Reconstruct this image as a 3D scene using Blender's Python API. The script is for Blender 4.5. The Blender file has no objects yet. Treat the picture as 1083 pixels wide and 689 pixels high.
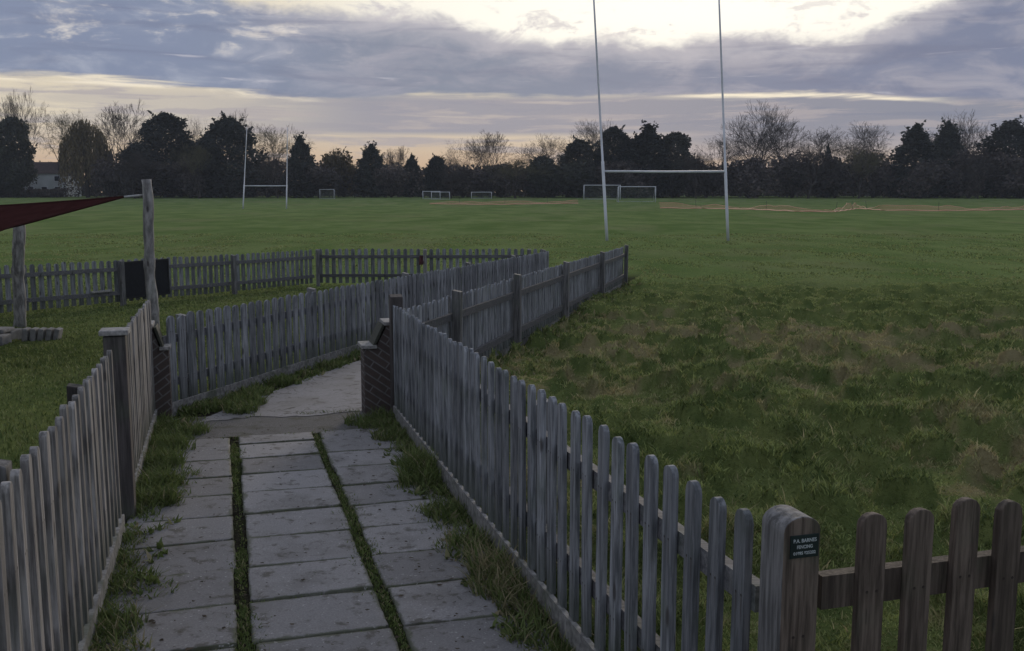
import bpy, bmesh, math, random
import numpy as np
from mathutils import Vector, Matrix, Euler
R = math.radians
rng = np.random.default_rng(7)
random.seed(7)
scn = bpy.context.scene
col = scn.collection

# ---------------------------------------------------------------- terrain
def tz(x, y):
    y = np.asarray(y, float)
    t = np.clip((y-19)/8, 0, 1)
    b = np.where(y < 19, -.0214*y, -.4066-.0934*(1-(1-t)**2))
    s = np.clip((y-130)/70, 0, 1)
    return b+1.1*s*s*(3-2*s)
def T(x, y): return float(tz(x, y))
EYE = 1.7
PITCH = R(7.85)
def at(px, py, y):          # a point of the place at distance y seen in the photograph at (px, py)
    F = 1030; cx = (px-541.5)/F; cy = -(py-344.5)/F
    d = (cx, math.cos(PITCH)+cy*math.sin(PITCH), -math.sin(PITCH)+cy*math.cos(PITCH)); t = y/d[1]
    return Vector((d[0]*t, y, EYE+d[2]*t))

def hash2(i, j, s):
    n = (i*374761393+j*668265263+s*1442695041) & 0x7fffffff
    n = (n ^ (n >> 13))*1274126177 & 0x7fffffff
    return ((n ^ (n >> 16)) & 0xffff)/65535.0
def vnoise(x, y, s=0):
    xi = np.floor(x).astype(np.int64); yi = np.floor(y).astype(np.int64)
    fx = x-xi; fy = y-yi; fx = fx*fx*(3-2*fx); fy = fy*fy*(3-2*fy)
    a = hash2(xi, yi, s); b = hash2(xi+1, yi, s); c = hash2(xi, yi+1, s); d = hash2(xi+1, yi+1, s)
    return (a*(1-fx)+b*fx)*(1-fy)+(c*(1-fx)+d*fx)*fy
def fbm(x, y, s=0, o=4):
    v = 0; a = .5; t = 0
    for k in range(o):
        v = v+a*vnoise(x*2**k+k*17.3, y*2**k-k*9.1, s+k); t += a; a *= .5
    return v/t
def smooth(a, b, x):
    t = np.clip((x-a)/(b-a), 0, 1); return t*t*(3-2*t)

# fence lines (plan)
P = Vector((-.283, .959, 0)).normalized()      # along the old path
Q = Vector((P.y, -P.x, 0))                     # across it, to the right
def xA(y): return 1.302-.283*y                 # right front fence
def xF(y): return -.6226-.300*y                # left front fence
def xC(y): return -.94+.2405*(y-7.83)
def xD(y): return -2.9+.2700*(y-8.1)
def right_line(y): return np.where(y < 7.9, xA(y), xC(y))
def left_line(y): return np.where(y < 7.9, xF(y), xD(y))

def zones(x, y):
    """0..1 weights: rough field, playground lawn, path corridor"""
    inpath = smooth(-.06, .0, right_line(y)-x)*smooth(-.06, .0, x-left_line(y))*(1-smooth(24, 27, y))
    rough = smooth(-.0, .15, x-right_line(y))*(1-smooth(17, 27, y+fbm(x*.3, y*.3, 5)*6-3))*smooth(1.2, 1.9, y*.962-(x-.7)*.27)
    lawn = smooth(0, .1, left_line(y)-x)*(1-smooth(21, 23, y))
    return rough, lawn, inpath
MOUNDS = [at(1055, 432, 9.4), at(905, 380, 11.9), at(815, 440, 8.7), at(700, 432, 9.0), at(1000, 375, 12.5), at(690, 405, 10.3), at(840, 480, 6.9)]
MH = [.15, .09, .08, .07, .10, .08, .05]; MR = [.42, .32, .3, .35, .4, .3, .3]
def tussock(x, y): return smooth(.52, .66, fbm(x*4.2+5, y*3.0, 29, 3))
def hummock(x, y):
    a = fbm(x*1.35, y*.95, 11, 3); b = fbm(x*3.4, y*2.6, 23, 3)
    return smooth(.35, .85, a)*.10+smooth(.45, .7, b)*.05+tussock(x, y)*.13
def ground_z(x, y):
    r, l, p = zones(x, y)
    z = tz(x, y)+r*(hummock(x, y)-.02)+l*(fbm(x*1.2, y*1.2, 31, 3)-.5)*.05
    z = z-p*.016+p*(vnoise(x*14, y*14, 41)-.5)*.006
    far = 1-np.maximum(np.maximum(r, l), p)
    z = z+far*(fbm(x*.6, y*.6, 51, 2)-.5)*.05*smooth(10, 24, y)
    for m, h, rr in zip(MOUNDS, MH, MR):
        z = z+h*np.exp(-((x-m.x)**2/(rr*1.5)**2+(y-m.y)**2/rr**2))
    return z
def dryness(x, y):
    r, l, p = zones(x, y)
    a = fbm(x*.95, y*.8, 61, 4); b = fbm(x*4.2, y*3.2, 71, 4)
    reg = smooth(3, 7, y)*(1-smooth(13, 18.5, y))
    d = r*np.clip((a-.42)*1.9*(.3+.7*reg)+(b-.48)*1.7*(.45+.55*reg)+.13*reg, 0, .85)
    f = (1-np.maximum(np.maximum(r, l), p))
    d = d+f*np.clip((fbm(x*.12, y*.05, 81, 4)-.45)*.5, 0, .3)
    return np.clip(d+l*np.clip((a-.5)*.5, 0, .2), 0, 1)

# ---------------------------------------------------------------- node helpers
class S:
    """a shader socket with arithmetic"""
    def __init__(s, nt, so): s.nt = nt; s.so = so
    def m(s, op, *o, clamp=False):
        n = s.nt.nodes.new('ShaderNodeMath'); n.operation = op; n.use_clamp = clamp
        for k, v in enumerate((s,)+o):
            if isinstance(v, S): s.nt.links.new(v.so, n.inputs[k])
            else: n.inputs[k].default_value = v
        return S(s.nt, n.outputs[0])
    def __add__(s, o): return s.m('ADD', o)
    __radd__ = __add__
    def __sub__(s, o): return s.m('SUBTRACT', o)
    def __rsub__(s, o): return const(s.nt, o).m('SUBTRACT', s)
    def __mul__(s, o): return s.m('MULTIPLY', o)
    __rmul__ = __mul__
    def __truediv__(s, o): return s.m('DIVIDE', o)
def const(nt, v):
    n = nt.nodes.new('ShaderNodeValue'); n.outputs[0].default_value = v; return S(nt, n.outputs[0])
def sstep(v, a, b, lo=0., hi=1.):
    n = v.nt.nodes.new('ShaderNodeMapRange'); n.interpolation_type = 'SMOOTHSTEP'
    for k, q in ((0, v), (1, a), (2, b), (3, lo), (4, hi)):
        if isinstance(q, S): v.nt.links.new(q.so, n.inputs[k])
        else: n.inputs[k].default_value = q
    return S(v.nt, n.outputs[0])
def cmix(nt, f, a, b, mode='MIX'):
    n = nt.nodes.new('ShaderNodeMix'); n.data_type = 'RGBA'; n.blend_type = mode
    for k, q in ((0, f), (6, a), (7, b)):
        if isinstance(q, S): nt.links.new(q.so, n.inputs[k])
        elif k == 0: n.inputs[k].default_value = q
        else: n.inputs[k].default_value = (*q, 1)
    return S(nt, n.outputs[2])
def noise(nt, vec, scale, detail=3, rough=.55, dist=0, out=0):
    n = nt.nodes.new('ShaderNodeTexNoise'); n.inputs['Scale'].default_value = scale
    n.inputs['Detail'].default_value = detail; n.inputs['Roughness'].default_value = rough; n.inputs['Distortion'].default_value = dist
    if vec is not None: nt.links.new(vec.so, n.inputs['Vector'])
    return S(nt, n.outputs[out])
def xyz(nt, a, b, c):
    n = nt.nodes.new('ShaderNodeCombineXYZ')
    for k, q in enumerate((a, b, c)):
        if isinstance(q, S): nt.links.new(q.so, n.inputs[k])
        else: n.inputs[k].default_value = q
    return S(nt, n.outputs[0])
def scaled(nt, vec, sc):
    n = nt.nodes.new('ShaderNodeVectorMath'); n.operation = 'MULTIPLY'; nt.links.new(vec.so, n.inputs[0]); n.inputs[1].default_value = sc
    return S(nt, n.outputs[0])
def vadd(nt, a, b):
    n = nt.nodes.new('ShaderNodeVectorMath'); n.operation = 'ADD'; nt.links.new(a.so, n.inputs[0]); nt.links.new(b.so, n.inputs[1])
    return S(nt, n.outputs[0])
def coord(nt, kind='Object'):
    n = nt.nodes.new('ShaderNodeTexCoord'); return S(nt, n.outputs[kind])
def position(nt):
    n = nt.nodes.new('ShaderNodeNewGeometry'); return S(nt, n.outputs['Position'])
def rand(nt):
    n = nt.nodes.new('ShaderNodeObjectInfo'); return S(nt, n.outputs['Random'])
def attr(nt, name):
    n = nt.nodes.new('ShaderNodeAttribute'); n.attribute_name = name; return S(nt, n.outputs['Fac'])
def lin(r, g, b):
    f = lambda c: (c/255/12.92) if c/255 <= .04045 else ((c/255+.055)/1.055)**2.4
    return (f(r), f(g), f(b))
def mat(name, build, rough=.85, bump=None, spec=.3):
    m = bpy.data.materials.new(name); m.use_nodes = True; nt = m.node_tree
    b = nt.nodes['Principled BSDF']; b.inputs['Roughness'].default_value = rough
    b.inputs['Specular IOR Level'].default_value = spec
    c, h = build(nt)
    if isinstance(c, S): nt.links.new(c.so, b.inputs['Base Color'])
    else: b.inputs['Base Color'].default_value = (*c, 1)
    if h is not None:
        n = nt.nodes.new('ShaderNodeBump'); n.inputs['Strength'].default_value = bump[0]; n.inputs['Distance'].default_value = bump[1]
        nt.links.new(h.so, n.inputs['Height']); nt.links.new(n.outputs[0], b.inputs['Normal'])
    return m

def wood(name, dark, light, algae=.25, axis=(34, 34, 2.2), nails=None):
    def f(nt):
        r = rand(nt); o = coord(nt)
        off = xyz(nt, r*37., r*91., r*53.)
        v = vadd(nt, o, off)
        g = noise(nt, scaled(nt, v, axis), 1.6, 5, .65)
        w = noise(nt, scaled(nt, v, tuple(a*.22 for a in axis)), 1.5, 3)
        c = cmix(nt, sstep(g, .34, .66), dark, light)
        c = cmix(nt, sstep(w, .45, .75)*.6, c, tuple(.5*(a+b)*.75 for a, b in zip(dark, light)))
        al = noise(nt, v, 5., 4)
        c = cmix(nt, sstep(al, .5, .75)*algae, c, (.075, .10, .06))
        k = r*.6+.7
        c = cmix(nt, 1., c, xyz(nt, k, k, k), 'MULTIPLY')
        cr = noise(nt, scaled(nt, v, tuple(a*1.8 for a in axis)), 2., 2)
        c = cmix(nt, sstep(cr, .30, .22)*.7, c, (.02, .018, .016))
        sp = nt.nodes.new('ShaderNodeSeparateXYZ'); nt.links.new(o.so, sp.inputs[0]); X = S(nt, sp.outputs[0]); Z = S(nt, sp.outputs[2])
        if axis[2] < 10: c = cmix(nt, sstep(Z+(w-.5)*.3, .22, .02)*.55, c, (.045, .055, .035))
        kn = nt.nodes.new('ShaderNodeTexVoronoi'); kn.inputs['Scale'].default_value = 1.; nt.links.new(scaled(nt, v, (9, 9, 3.4)).so, kn.inputs['Vector'])
        c = cmix(nt, sstep(S(nt, kn.outputs['Distance']), .16, .07)*.75, c, (.035, .03, .027))
        for zn in nails or ():
            for xn in (-.014, .013):
                dx = X-xn+(r-.5)*.008; dz = Z-zn+(r*7.3).m('FRACT')*.012-.006
                dd = (dx*dx+dz*dz).m('SQRT'); c = cmix(nt, sstep(dd, .0050, .0030)*.9, c, (.02, .014, .011))
                st = sstep(dx.m('ABSOLUTE'), .006, .001)*sstep(dz, -.10, -.02)*sstep(dz, .002, -.004); c = cmix(nt, st*.45, c, (.055, .04, .03))
        return c, g
    return mat(name, f, .8, (.6, .005))

M = {}
M['picket'] = wood('weathered_picket_wood', (.078, .084, .092), (.262, .272, .290), .3, nails=(.192, .612))
M['picket_warm'] = wood('warm_picket_wood', (.095, .09, .086), (.305, .288, .275), .2, nails=(.23, .66))
M['brown'] = wood('brown_fence_wood', (.05, .037, .029), (.17, .132, .106), .3, nails=(.239, .727))
M['rail'] = wood('rail_wood', (.065, .065, .07), (.15, .148, .152), .3, (3, 34, 34))
M['post'] = wood('post_wood', (.075, .074, .074), (.225, .22, .22), .35)
M['darkpost'] = wood('dark_post_wood', (.03, .026, .026), (.075, .066, .064), .2)
M['pole'] = wood('pole_wood', (.085, .08, .078), (.27, .26, .25), .3, (12, 12, 3.5))
def _cap(nt):
    v = position(nt); g = noise(nt, v, 40, 4); return cmix(nt, sstep(g, .3, .75), (.17, .165, .16), (.36, .35, .335)), g
M['cap'] = mat('pale_cap', _cap, .9, (.3, .003))
def _gb(nt):
    v = position(nt); g = noise(nt, v, 30, 5); a = noise(nt, v, 4, 4)
    c = cmix(nt, sstep(g, .3, .75), (.13, .128, .125), (.30, .29, .28))
    return cmix(nt, sstep(a, .48, .7)*.6, c, (.07, .085, .05)), g
M['gravelboard'] = mat('concrete_board', _gb, .92, (.4, .004))
def _slab(nt):
    v = position(nt); g = noise(nt, v, 120, 4, .7); a = noise(nt, v, 3.2, 5, .6); b = noise(nt, v, 11, 5, .62)
    t = attr(nt, 'tone')
    c = cmix(nt, sstep(g, .25, .8), (.165, .159, .160), (.27, .260, .262))
    k = t*.42+.78
    c = cmix(nt, 1., c, xyz(nt, k, k, k), 'MULTIPLY')
    c = cmix(nt, sstep(a, .45, .72)*.55, c, (.125, .118, .112))
    c = cmix(nt, sstep(b, .54, .66)*.8, c, (.075, .069, .058))
    e = attr(nt, 'edge')
    c = cmix(nt, sstep(e+(b-.5)*1.6, .80, 1.25)*.7, c, (.06, .058, .045))
    ms = noise(nt, v, 7, 5, .65); c = cmix(nt, sstep(e*.35+ms, .66, .84)*.7, c, (.062, .070, .034))
    sp = noise(nt, v, 60, 1, .5)
    c = cmix(nt, sstep(sp, .70, .74)*.6, c, (.40, .39, .38))
    cr = noise(nt, v, 2.4, 3, .6, 1.2); cd = (cr-.5).m('ABSOLUTE')
    c = cmix(nt, sstep(cd, .006, .0)*.55*sstep(a, .5, .6), c, (.05, .048, .04))
    return c, g+b*2.
M['slab'] = mat('paving_slab', _slab, .82, (.25, .004))
def _conc(nt):
    v = position(nt); g = noise(nt, v, 60, 5, .7); a = noise(nt, v, 1.6, 5, .6); b = noise(nt, v, 7, 5)
    c = cmix(nt, sstep(g, .25, .8), (.20, .192, .195), (.29, .28, .285))
    c = cmix(nt, sstep(a, .42, .7)*.6, c, (.17, .16, .15))
    c = cmix(nt, sstep(b, .54, .68)*.8, c, (.085, .078, .066)); cr = noise(nt, v, 1.3, 4, .6, 1.5); c = cmix(nt, sstep((cr-.5).m('ABSOLUTE'), .010, .002)*.8, c, (.05, .048, .04)); c = cmix(nt, sstep(noise(nt, v, 26, 3, .7), .58, .68)*.5, c, (.12, .115, .105)); return c, g+b
M['concrete'] = mat('path_concrete', _conc, .88, (.3, .004))
def _tar(nt):
    v = position(nt); g = noise(nt, v, 140, 3, .7); a = noise(nt, v, 6, 5)
    c = cmix(nt, sstep(g, .3, .75), (.06, .057, .055), (.185, .177, .172))
    return cmix(nt, sstep(a, .48, .66)*.7, c, (.062, .062, .042)), g
M['tarmac'] = mat('gritty_tarmac', _tar, .95, (.6, .006))

GREEN_A = (.08, .110, .036); GREEN_B = (.165, .19, .066); STRAW = (.44, .38, .20); BROWN = (.085, .066, .045)
def _ground(nt):
    v = position(nt); d = attr(nt, 'dry'); p = attr(nt, 'soil'); lw = attr(nt, 'far')
    a = noise(nt, scaled(nt, v, (1, .6, 1)), 2.3, 6, .65); f = noise(nt, v, 34, 4, .7); b = noise(nt, scaled(nt, v, (.5, .22, 1)), .8, 6, .6)
    c = cmix(nt, sstep(a, .3, .7), GREEN_A, GREEN_B)
    c = cmix(nt, sstep(d+(f-.5)*.5, .3, .85), c, tuple(x*.52 for x in STRAW))
    fg = cmix(nt, sstep(b, .32, .68), (.115, .170, .054), (.192, .245, .092))
    fg = cmix(nt, sstep(f, .3, .7)*.35, fg, (.06, .095, .026))
    b2 = noise(nt, scaled(nt, v, (.16, .09, 1)), 1., 5, .6); fg = cmix(nt, sstep(b2, .50, .66)*.55, fg, (.19, .20, .095)); fg = cmix(nt, sstep(noise(nt, scaled(nt, v, (1.6, .7, 1)), 1., 5, .7), .56, .70)*.5, fg, (.075, .105, .036)); fg = cmix(nt, sstep(d, .05, .5)*.5, fg, (.15, .145, .07))
    c = cmix(nt, lw, c, fg)
    soil = cmix(nt, sstep(f, .35, .7), (.022, .02, .015), (.055, .05, .036))
    soil = cmix(nt, sstep(a, .45, .62)*.7, soil, (.045, .06, .02))
    return cmix(nt, p, c, soil), f+a
M['ground'] = mat('turf', _ground, .97, (.8, .05), .0)
def _blade(nt):
    v = position(nt); d = attr(nt, 'dry'); a = noise(nt, v, 2.1, 4); s = attr(nt, 'shade')
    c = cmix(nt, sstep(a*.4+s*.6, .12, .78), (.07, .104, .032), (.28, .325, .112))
    return cmix(nt, d, c, cmix(nt, s, STRAW, (.33, .28, .15))), None
def bladem(name, fn):
    m = mat(name, fn, .7, None, .2); nt = m.node_tree; b = nt.nodes['Principled BSDF']
    t = nt.nodes.new('ShaderNodeBsdfTranslucent'); mx = nt.nodes.new('ShaderNodeMixShader'); mx.inputs[0].default_value = .25
    nt.links.new(b.inputs['Base Color'].links[0].from_socket, t.inputs[0])
    nt.links.new(b.outputs[0], mx.inputs[1]); nt.links.new(t.outputs[0], mx.inputs[2])
    nt.links.new(mx.outputs[0], nt.nodes['Material Output'].inputs[0]); return m
M['blade'] = bladem('grass_blade', _blade)
def _weed(nt):
    d = attr(nt, 'dry'); s = attr(nt, 'shade')
    c = cmix(nt, s, (.062, .10, .027), (.155, .205, .062))
    return cmix(nt, d, c, (.32, .27, .17)), None
M['weed'] = bladem('weed_blade', _weed)
def _brick(nt):
    n = nt.nodes.new('ShaderNodeTexBrick'); o = attr(nt, 'bu'); w = attr(nt, 'bv')
    nt.links.new(xyz(nt, o, w, 0.).so, n.inputs['Vector'])
    for k, q in (('Color1', (.092, .07, .062, 1)), ('Color2', (.072, .056, .052, 1)), ('Mortar', (.155, .147, .142, 1))): n.inputs[k].default_value = q
    n.inputs['Scale'].default_value = 1; n.inputs['Mortar Size'].default_value = .006; n.inputs['Brick Width'].default_value = .23; n.inputs['Row Height'].default_value = .058; n.inputs['Bias'].default_value = 0
    g = noise(nt, position(nt), 20, 5); c = cmix(nt, sstep(g, .45, .75)*.5, S(nt, n.outputs[0]), (.05, .05, .045))
    return c, g
M['brick'] = mat('old_brick', _brick, .92, (.4, .004))
def plain(name, c, rough=.7, var=.25, sc=20, spec=.3):
    def f(nt):
        g = noise(nt, position(nt), sc, 4); return cmix(nt, sstep(g, .3, .7), tuple(x*(1-var) for x in c), tuple(x*(1+var*.5) for x in c)), None
    return mat(name, f, rough, None, spec)
M['white'] = plain('white_paint', (.60, .61, .66), .45, .12, 1.5)
M['sail'] = plain('dark_red_fabric', (.042, .017, .016), 1., .2, 6, 0.)
M['steel'] = plain('steel_cable', (.4, .4, .4), .4)
M['iron'] = plain('black_iron', (.02, .02, .022), .6)
M['board'] = plain('black_board', (.012, .013, .017), .7)
M['sign'] = plain('sign_green_black', (.012, .022, .022), .5)
M['letter'] = plain('sign_letter', (.42, .46, .46), .6)
M['stone'] = plain('pale_block', (.22, .215, .21), .95, .35, 8)
M['redcloth'] = plain('red_cloth', (.09, .03, .032), .9)
M['orange'] = plain('orange_plastic', (.80, .40, .28), .6)
M['bark'] = plain('tree_bark', (.045, .037, .032), .95, .4, 1)
M['twig'] = plain('twig', (.046, .038, .034), .95, .3, .4)
M['twig_olive'] = plain('olive_twig', (.095, .085, .045), .95, .3, .4)
def leafm(name, a, b):
    def f(nt):
        g = noise(nt, position(nt), .8, 4, .7); w = noise(nt, position(nt), .07, 3); s = attr(nt, 'shade'); c = cmix(nt, sstep(g*.6+s*.4, .3, .7), a, b); k = sstep(w, .35, .65)*.8+.65; return cmix(nt, 1., c, xyz(nt, k, k, k), 'MULTIPLY'), None
    return bladem(name, f)
M['conifer'] = leafm('conifer_needles', (.019, .023, .022), (.040, .046, .039))
M['ivy'] = leafm('ivy_leaves', (.025, .028, .024), (.052, .056, .041))
M['scrub'] = leafm('scrub_twigs', (.046, .039, .039), (.10, .083, .075))
M['willow'] = leafm('willow_withies', (.075, .060, .034), (.13, .102, .055))
M['wall'] = plain('pale_render', (.42, .44, .46), .9, .15, .5)
M['roof'] = plain('roof_tile', (.05, .035, .032), .9, .3, 2)
M['glass'] = plain('dark_pane', (.02, .022, .03), .1, .1)
M['leaf'] = plain('dead_leaf', (.06, .045, .03), .9, .5, 30)
def netm(name, c, alpha):
    m = mat(name, lambda nt: (c, None), .7); nt = m.node_tree
    t = nt.nodes.new('ShaderNodeBsdfTransparent'); mx = nt.nodes.new('ShaderNodeMixShader'); mx.inputs[0].default_value = alpha
    nt.links.new(t.outputs[0], mx.inputs[1]); nt.links.new(nt.nodes['Principled BSDF'].outputs[0], mx.inputs[2])
    nt.links.new(mx.outputs[0], nt.nodes['Material Output'].inputs[0]); return m
M['net'] = netm('goal_net', (.6, .62, .66), .10)
M['mesh'] = netm('orange_mesh', (.60, .27, .17), .24)

# ---------------------------------------------------------------- mesh helpers
def mesh_np(name, V, faces, attrs=None, smooth_=False):
    """faces: list of int arrays (n,k)"""
    me = bpy.data.meshes.new(name); V = np.asarray(V, np.float32)
    me.vertices.add(len(V)); me.vertices.foreach_set('co', V.ravel())
    lv = np.concatenate([f.ravel() for f in faces]).astype(np.int32)
    lt = np.concatenate([np.full(len(f), f.shape[1]) for f in faces]).astype(np.int32)
    ls = np.concatenate([[0], np.cumsum(lt)[:-1]]).astype(np.int32)
    me.loops.add(len(lv)); me.loops.foreach_set('vertex_index', lv)
    me.polygons.add(len(lt)); me.polygons.foreach_set('loop_start', ls); me.polygons.foreach_set('loop_total', lt)
    if smooth_: me.polygons.foreach_set('use_smooth', np.ones(len(lt), bool))
    for k, v in (attrs or {}).items():
        a = me.attributes.new(k, 'FLOAT', 'POINT'); a.data.foreach_set('value', np.asarray(v, np.float32))
    me.update(calc_edges=True); me.validate(); return me
def link(name, me, m=None, parent=None, loc=None):
    o = bpy.data.objects.new(name, me); col.objects.link(o)
    if m is not None and me is not None:
        if len(me.materials) == 0: me.materials.append(m)
    if parent is not None: o.parent = parent
    if loc is not None: o.location = loc
    return o
def tag(o, label, cat, group=None, kind=None):
    if label: o['label'] = label
    if cat: o['category'] = cat
    if group: o['group'] = group
    if kind: o['kind'] = kind
    return o
def thing(name, label, cat, loc=(0, 0, 0), group=None, rz=0):
    o = link(name, None); o.location = loc; o.rotation_euler.z = rz; return tag(o, label, cat, group)
def bm_mesh(name, bm, bevel=0):
    if bevel: bmesh.ops.bevel(bm, geom=bm.edges[:], offset=bevel, segments=2, affect='EDGES', profile=.6)
    bmesh.ops.recalc_face_normals(bm, faces=bm.faces[:])
    me = bpy.data.meshes.new(name); bm.to_mesh(me); bm.free(); return me
def box_me(name, sx, sy, sz, bevel=.004, z0=0):
    bm = bmesh.new(); bmesh.ops.create_cube(bm, size=1, matrix=Matrix.Translation((0, 0, z0+sz/2)) @ Matrix.Diagonal((sx, sy, sz, 1)))
    return bm_mesh(name, bm, bevel)
def extrude_profile(name, pts, depth, bevel=.003):
    """pts in (x,z); extruded along y, centred"""
    bm = bmesh.new(); a = [bm.verts.new((x, -depth/2, z)) for x, z in pts]; b = [bm.verts.new((x, depth/2, z)) for x, z in pts]
    n = len(pts); bm.faces.new(a); bm.faces.new(b[::-1])
    for i in range(n): bm.faces.new((a[i], b[i], b[(i+1) % n], a[(i+1) % n]))
    return bm_mesh(name, bm, bevel)
def tube_np(segs, sides=4):
    """segs: array (n,8) p0 p1 r0 r1"""
    s = np.asarray(segs, float); p0 = s[:, :3]; p1 = s[:, 3:6]; d = p1-p0; L = np.linalg.norm(d, axis=1, keepdims=True)+1e-9; d = d/L
    ref = np.where(np.abs(d[:, 2:3]) < .9, np.array([[0, 0, 1.]]), np.array([[1., 0, 0]]))
    u = np.cross(d, ref); u /= np.linalg.norm(u, axis=1, keepdims=True); w = np.cross(d, u); V = []
    for k in range(sides):
        a = 2*math.pi*k/sides; e = u*math.cos(a)+w*math.sin(a)
        V += [p0+e*s[:, 6:7], p1+e*s[:, 7:8]]
    V = np.stack(V, 1).reshape(-1, 3); n = len(s); base = np.arange(n)[:, None]*2*sides; F = []
    for k in range(sides):
        k2 = (k+1) % sides; F.append(base+np.array([[2*k, 2*k2, 2*k2+1, 2*k+1]]))
    return V, [np.concatenate(F)]
def path_tube(name, pts, rad, m, parent=None, sides=8):
    bm = bmesh.new(); pts = [Vector(p) for p in pts]; rad = rad if isinstance(rad, (list, tuple)) else [rad]*len(pts); rings = []
    for i, p in enumerate(pts):
        d = (pts[min(i+1, len(pts)-1)]-pts[max(i-1, 0)]).normalized(); u = d.orthogonal().normalized() if abs(d.z) < .9 else Vector((1, 0, 0))
        u = (u-d*u.dot(d)).normalized(); w = d.cross(u)
        rings.append([bm.verts.new(p+(u*math.cos(a)+w*math.sin(a))*rad[i]) for a in [2*math.pi*k/sides for k in range(sides)]])
    for a, b in zip(rings, rings[1:]):
        for k in range(sides): bm.faces.new((a[k], a[(k+1) % sides], b[(k+1) % sides], b[k]))
    bm.faces.new(rings[0][::-1]); bm.faces.new(rings[-1])
    me = bm_mesh(name, bm)
    for p in me.polygons: p.use_smooth = len(p.vertices) == 4
    return link(name, me, m, parent)

# ---------------------------------------------------------------- ground sheet
def build_ground():
    ys = [-14.]
    while ys[-1] < 620:
        y = ys[-1]; ys.append(y+(.8 if y < 0 else .12 if y < 1.4 else max(.035, .0062*y, .00042*y*y)))
    ys = np.array(ys); n = 620; u = np.linspace(-1, 1, n); u = u*(.55+.45*np.abs(u)**1.6)
    half = np.maximum(14, 7+ys*1.35)
    X = u[None, :]*half[:, None]; Y = np.repeat(ys[:, None], n, 1)
    Z = ground_z(X, Y); r, l, p = zones(X, Y)
    V = np.stack([X, Y, Z], -1).reshape(-1, 3); h = len(ys)
    i = (np.arange(h-1)[:, None]*n+np.arange(n-1)[None]).ravel()
    F = np.stack([i, i+1, i+n+1, i+n], 1)
    far = 1-np.maximum(r, p); far = np.where(l > .5, .0, far)
    me = mesh_np('ground', V, [F], dict(dry=dryness(X, Y).ravel(), soil=p.ravel(), far=far.ravel()), True)
    tag(link('ground', me, M['ground']), 'grass field sloping gently away to the tree belt', None, None, 'structure')
build_ground()

# old slab path: three columns, many rows
US = [0, .025, .07, .18, .34, .5, .66, .82, .93, .975, 1]
def build_slabs():
    O = Vector((-2.118, 7.247, 0)); rows = [7.247, 6.974]; V = []; F = []; tone = []; edge = []
    while rows[-1] > .4: rows.append(rows[-1]-.416)
    cy = P.y
    cols = [(-.60, -.03), (.028, .575), (.628, 1.2)]
    for ri in range(len(rows)-1):
        s0 = (rows[ri]-7.247)/cy; s1 = (rows[ri+1]-7.247)/cy
        for ci, (q0, q1) in enumerate(cols):
            j = [random.uniform(-.007, .007) for _ in range(4)]; tl = [random.uniform(-.007, .006) for _ in range(4)]; ch = [(random.uniform(.02, .06) if random.random() < .4 else 0) for _ in range(4)]; tn = random.random()
            sh = (0, .004, -.006)[ci]+.006*math.sin(ri*1.7+ci*2)
            a0 = s0-.0025-abs(j[0])*.35+sh; a1 = s1+.002+abs(j[1])*.3+sh
            if ri == 0: a0 = s0-.01
            b0 = q0+.002+j[2]; b1 = q1+j[3]; g = 10
            def pt(u, v, dz):
                s = a0+(a1-a0)*u; q = b0+(b1-b0)*v; w = O+P*s+Q*q
                t = (tl[0]*(1-u)+tl[1]*u)*(1-v)+(tl[2]*(1-u)+tl[3]*u)*v
                return (w.x, w.y, T(w.x, w.y)+t+.004+dz)
            base = len(V)
            for iu in range(g+1):
                for iv in range(g+1):
                    u = US[iu]; v = US[iv]; e = min(u, 1-u)*.41; f = min(v, 1-v)*.57; d = min(e, f)
                    # irregular worn margin
                    uu = u; vv = v
                    if iu in (0, g): uu = u+(.009*(random.random()-.25))*(1 if iu == 0 else -1)
                    if iv in (0, g): vv = v+(.012*(random.random()-.2))*(1 if iv == 0 else -1)
                    for q_, (cu, cv) in enumerate(((0, 0), (0, 1), (1, 0), (1, 1))):
                        if iu == cu*g and iv == cv*g: uu += ch[q_]*(1-2*cu); vv += ch[q_]*(1-2*cv)*.8
                    V.append(pt(uu, vv, -.0025 if d < 1e-6 else 0)); tone.append(tn); edge.append(1-min(d/.035, 1))
            for iu in range(g):
                for iv in range(g):
                    k = base+iu*(g+1)+iv; F.append((k, k+1, k+g+2, k+g+1))
            ring = [base+iv for iv in range(g+1)]+[base+iu*(g+1)+g for iu in range(1, g+1)]+[base+g*(g+1)+iv for iv in range(g-1, -1, -1)]+[base+iu*(g+1) for iu in range(g-1, 0, -1)]
            nb = len(V)
            for k in ring: x, y, z = V[k]; V.append((x, y, z-.045)); tone.append(tn); edge.append(1)
            for k in range(len(ring)): k2 = (k+1) % len(ring); F.append((ring[k2], ring[k], nb+k, nb+k2))
    me = mesh_np('slab_path', V, [np.array(F)], dict(tone=tone, edge=edge)); 
    tag(link('path', me, M['slab']), 'three column concrete slab path with grassy joints', None, None, 'structure')
build_slabs()
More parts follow.
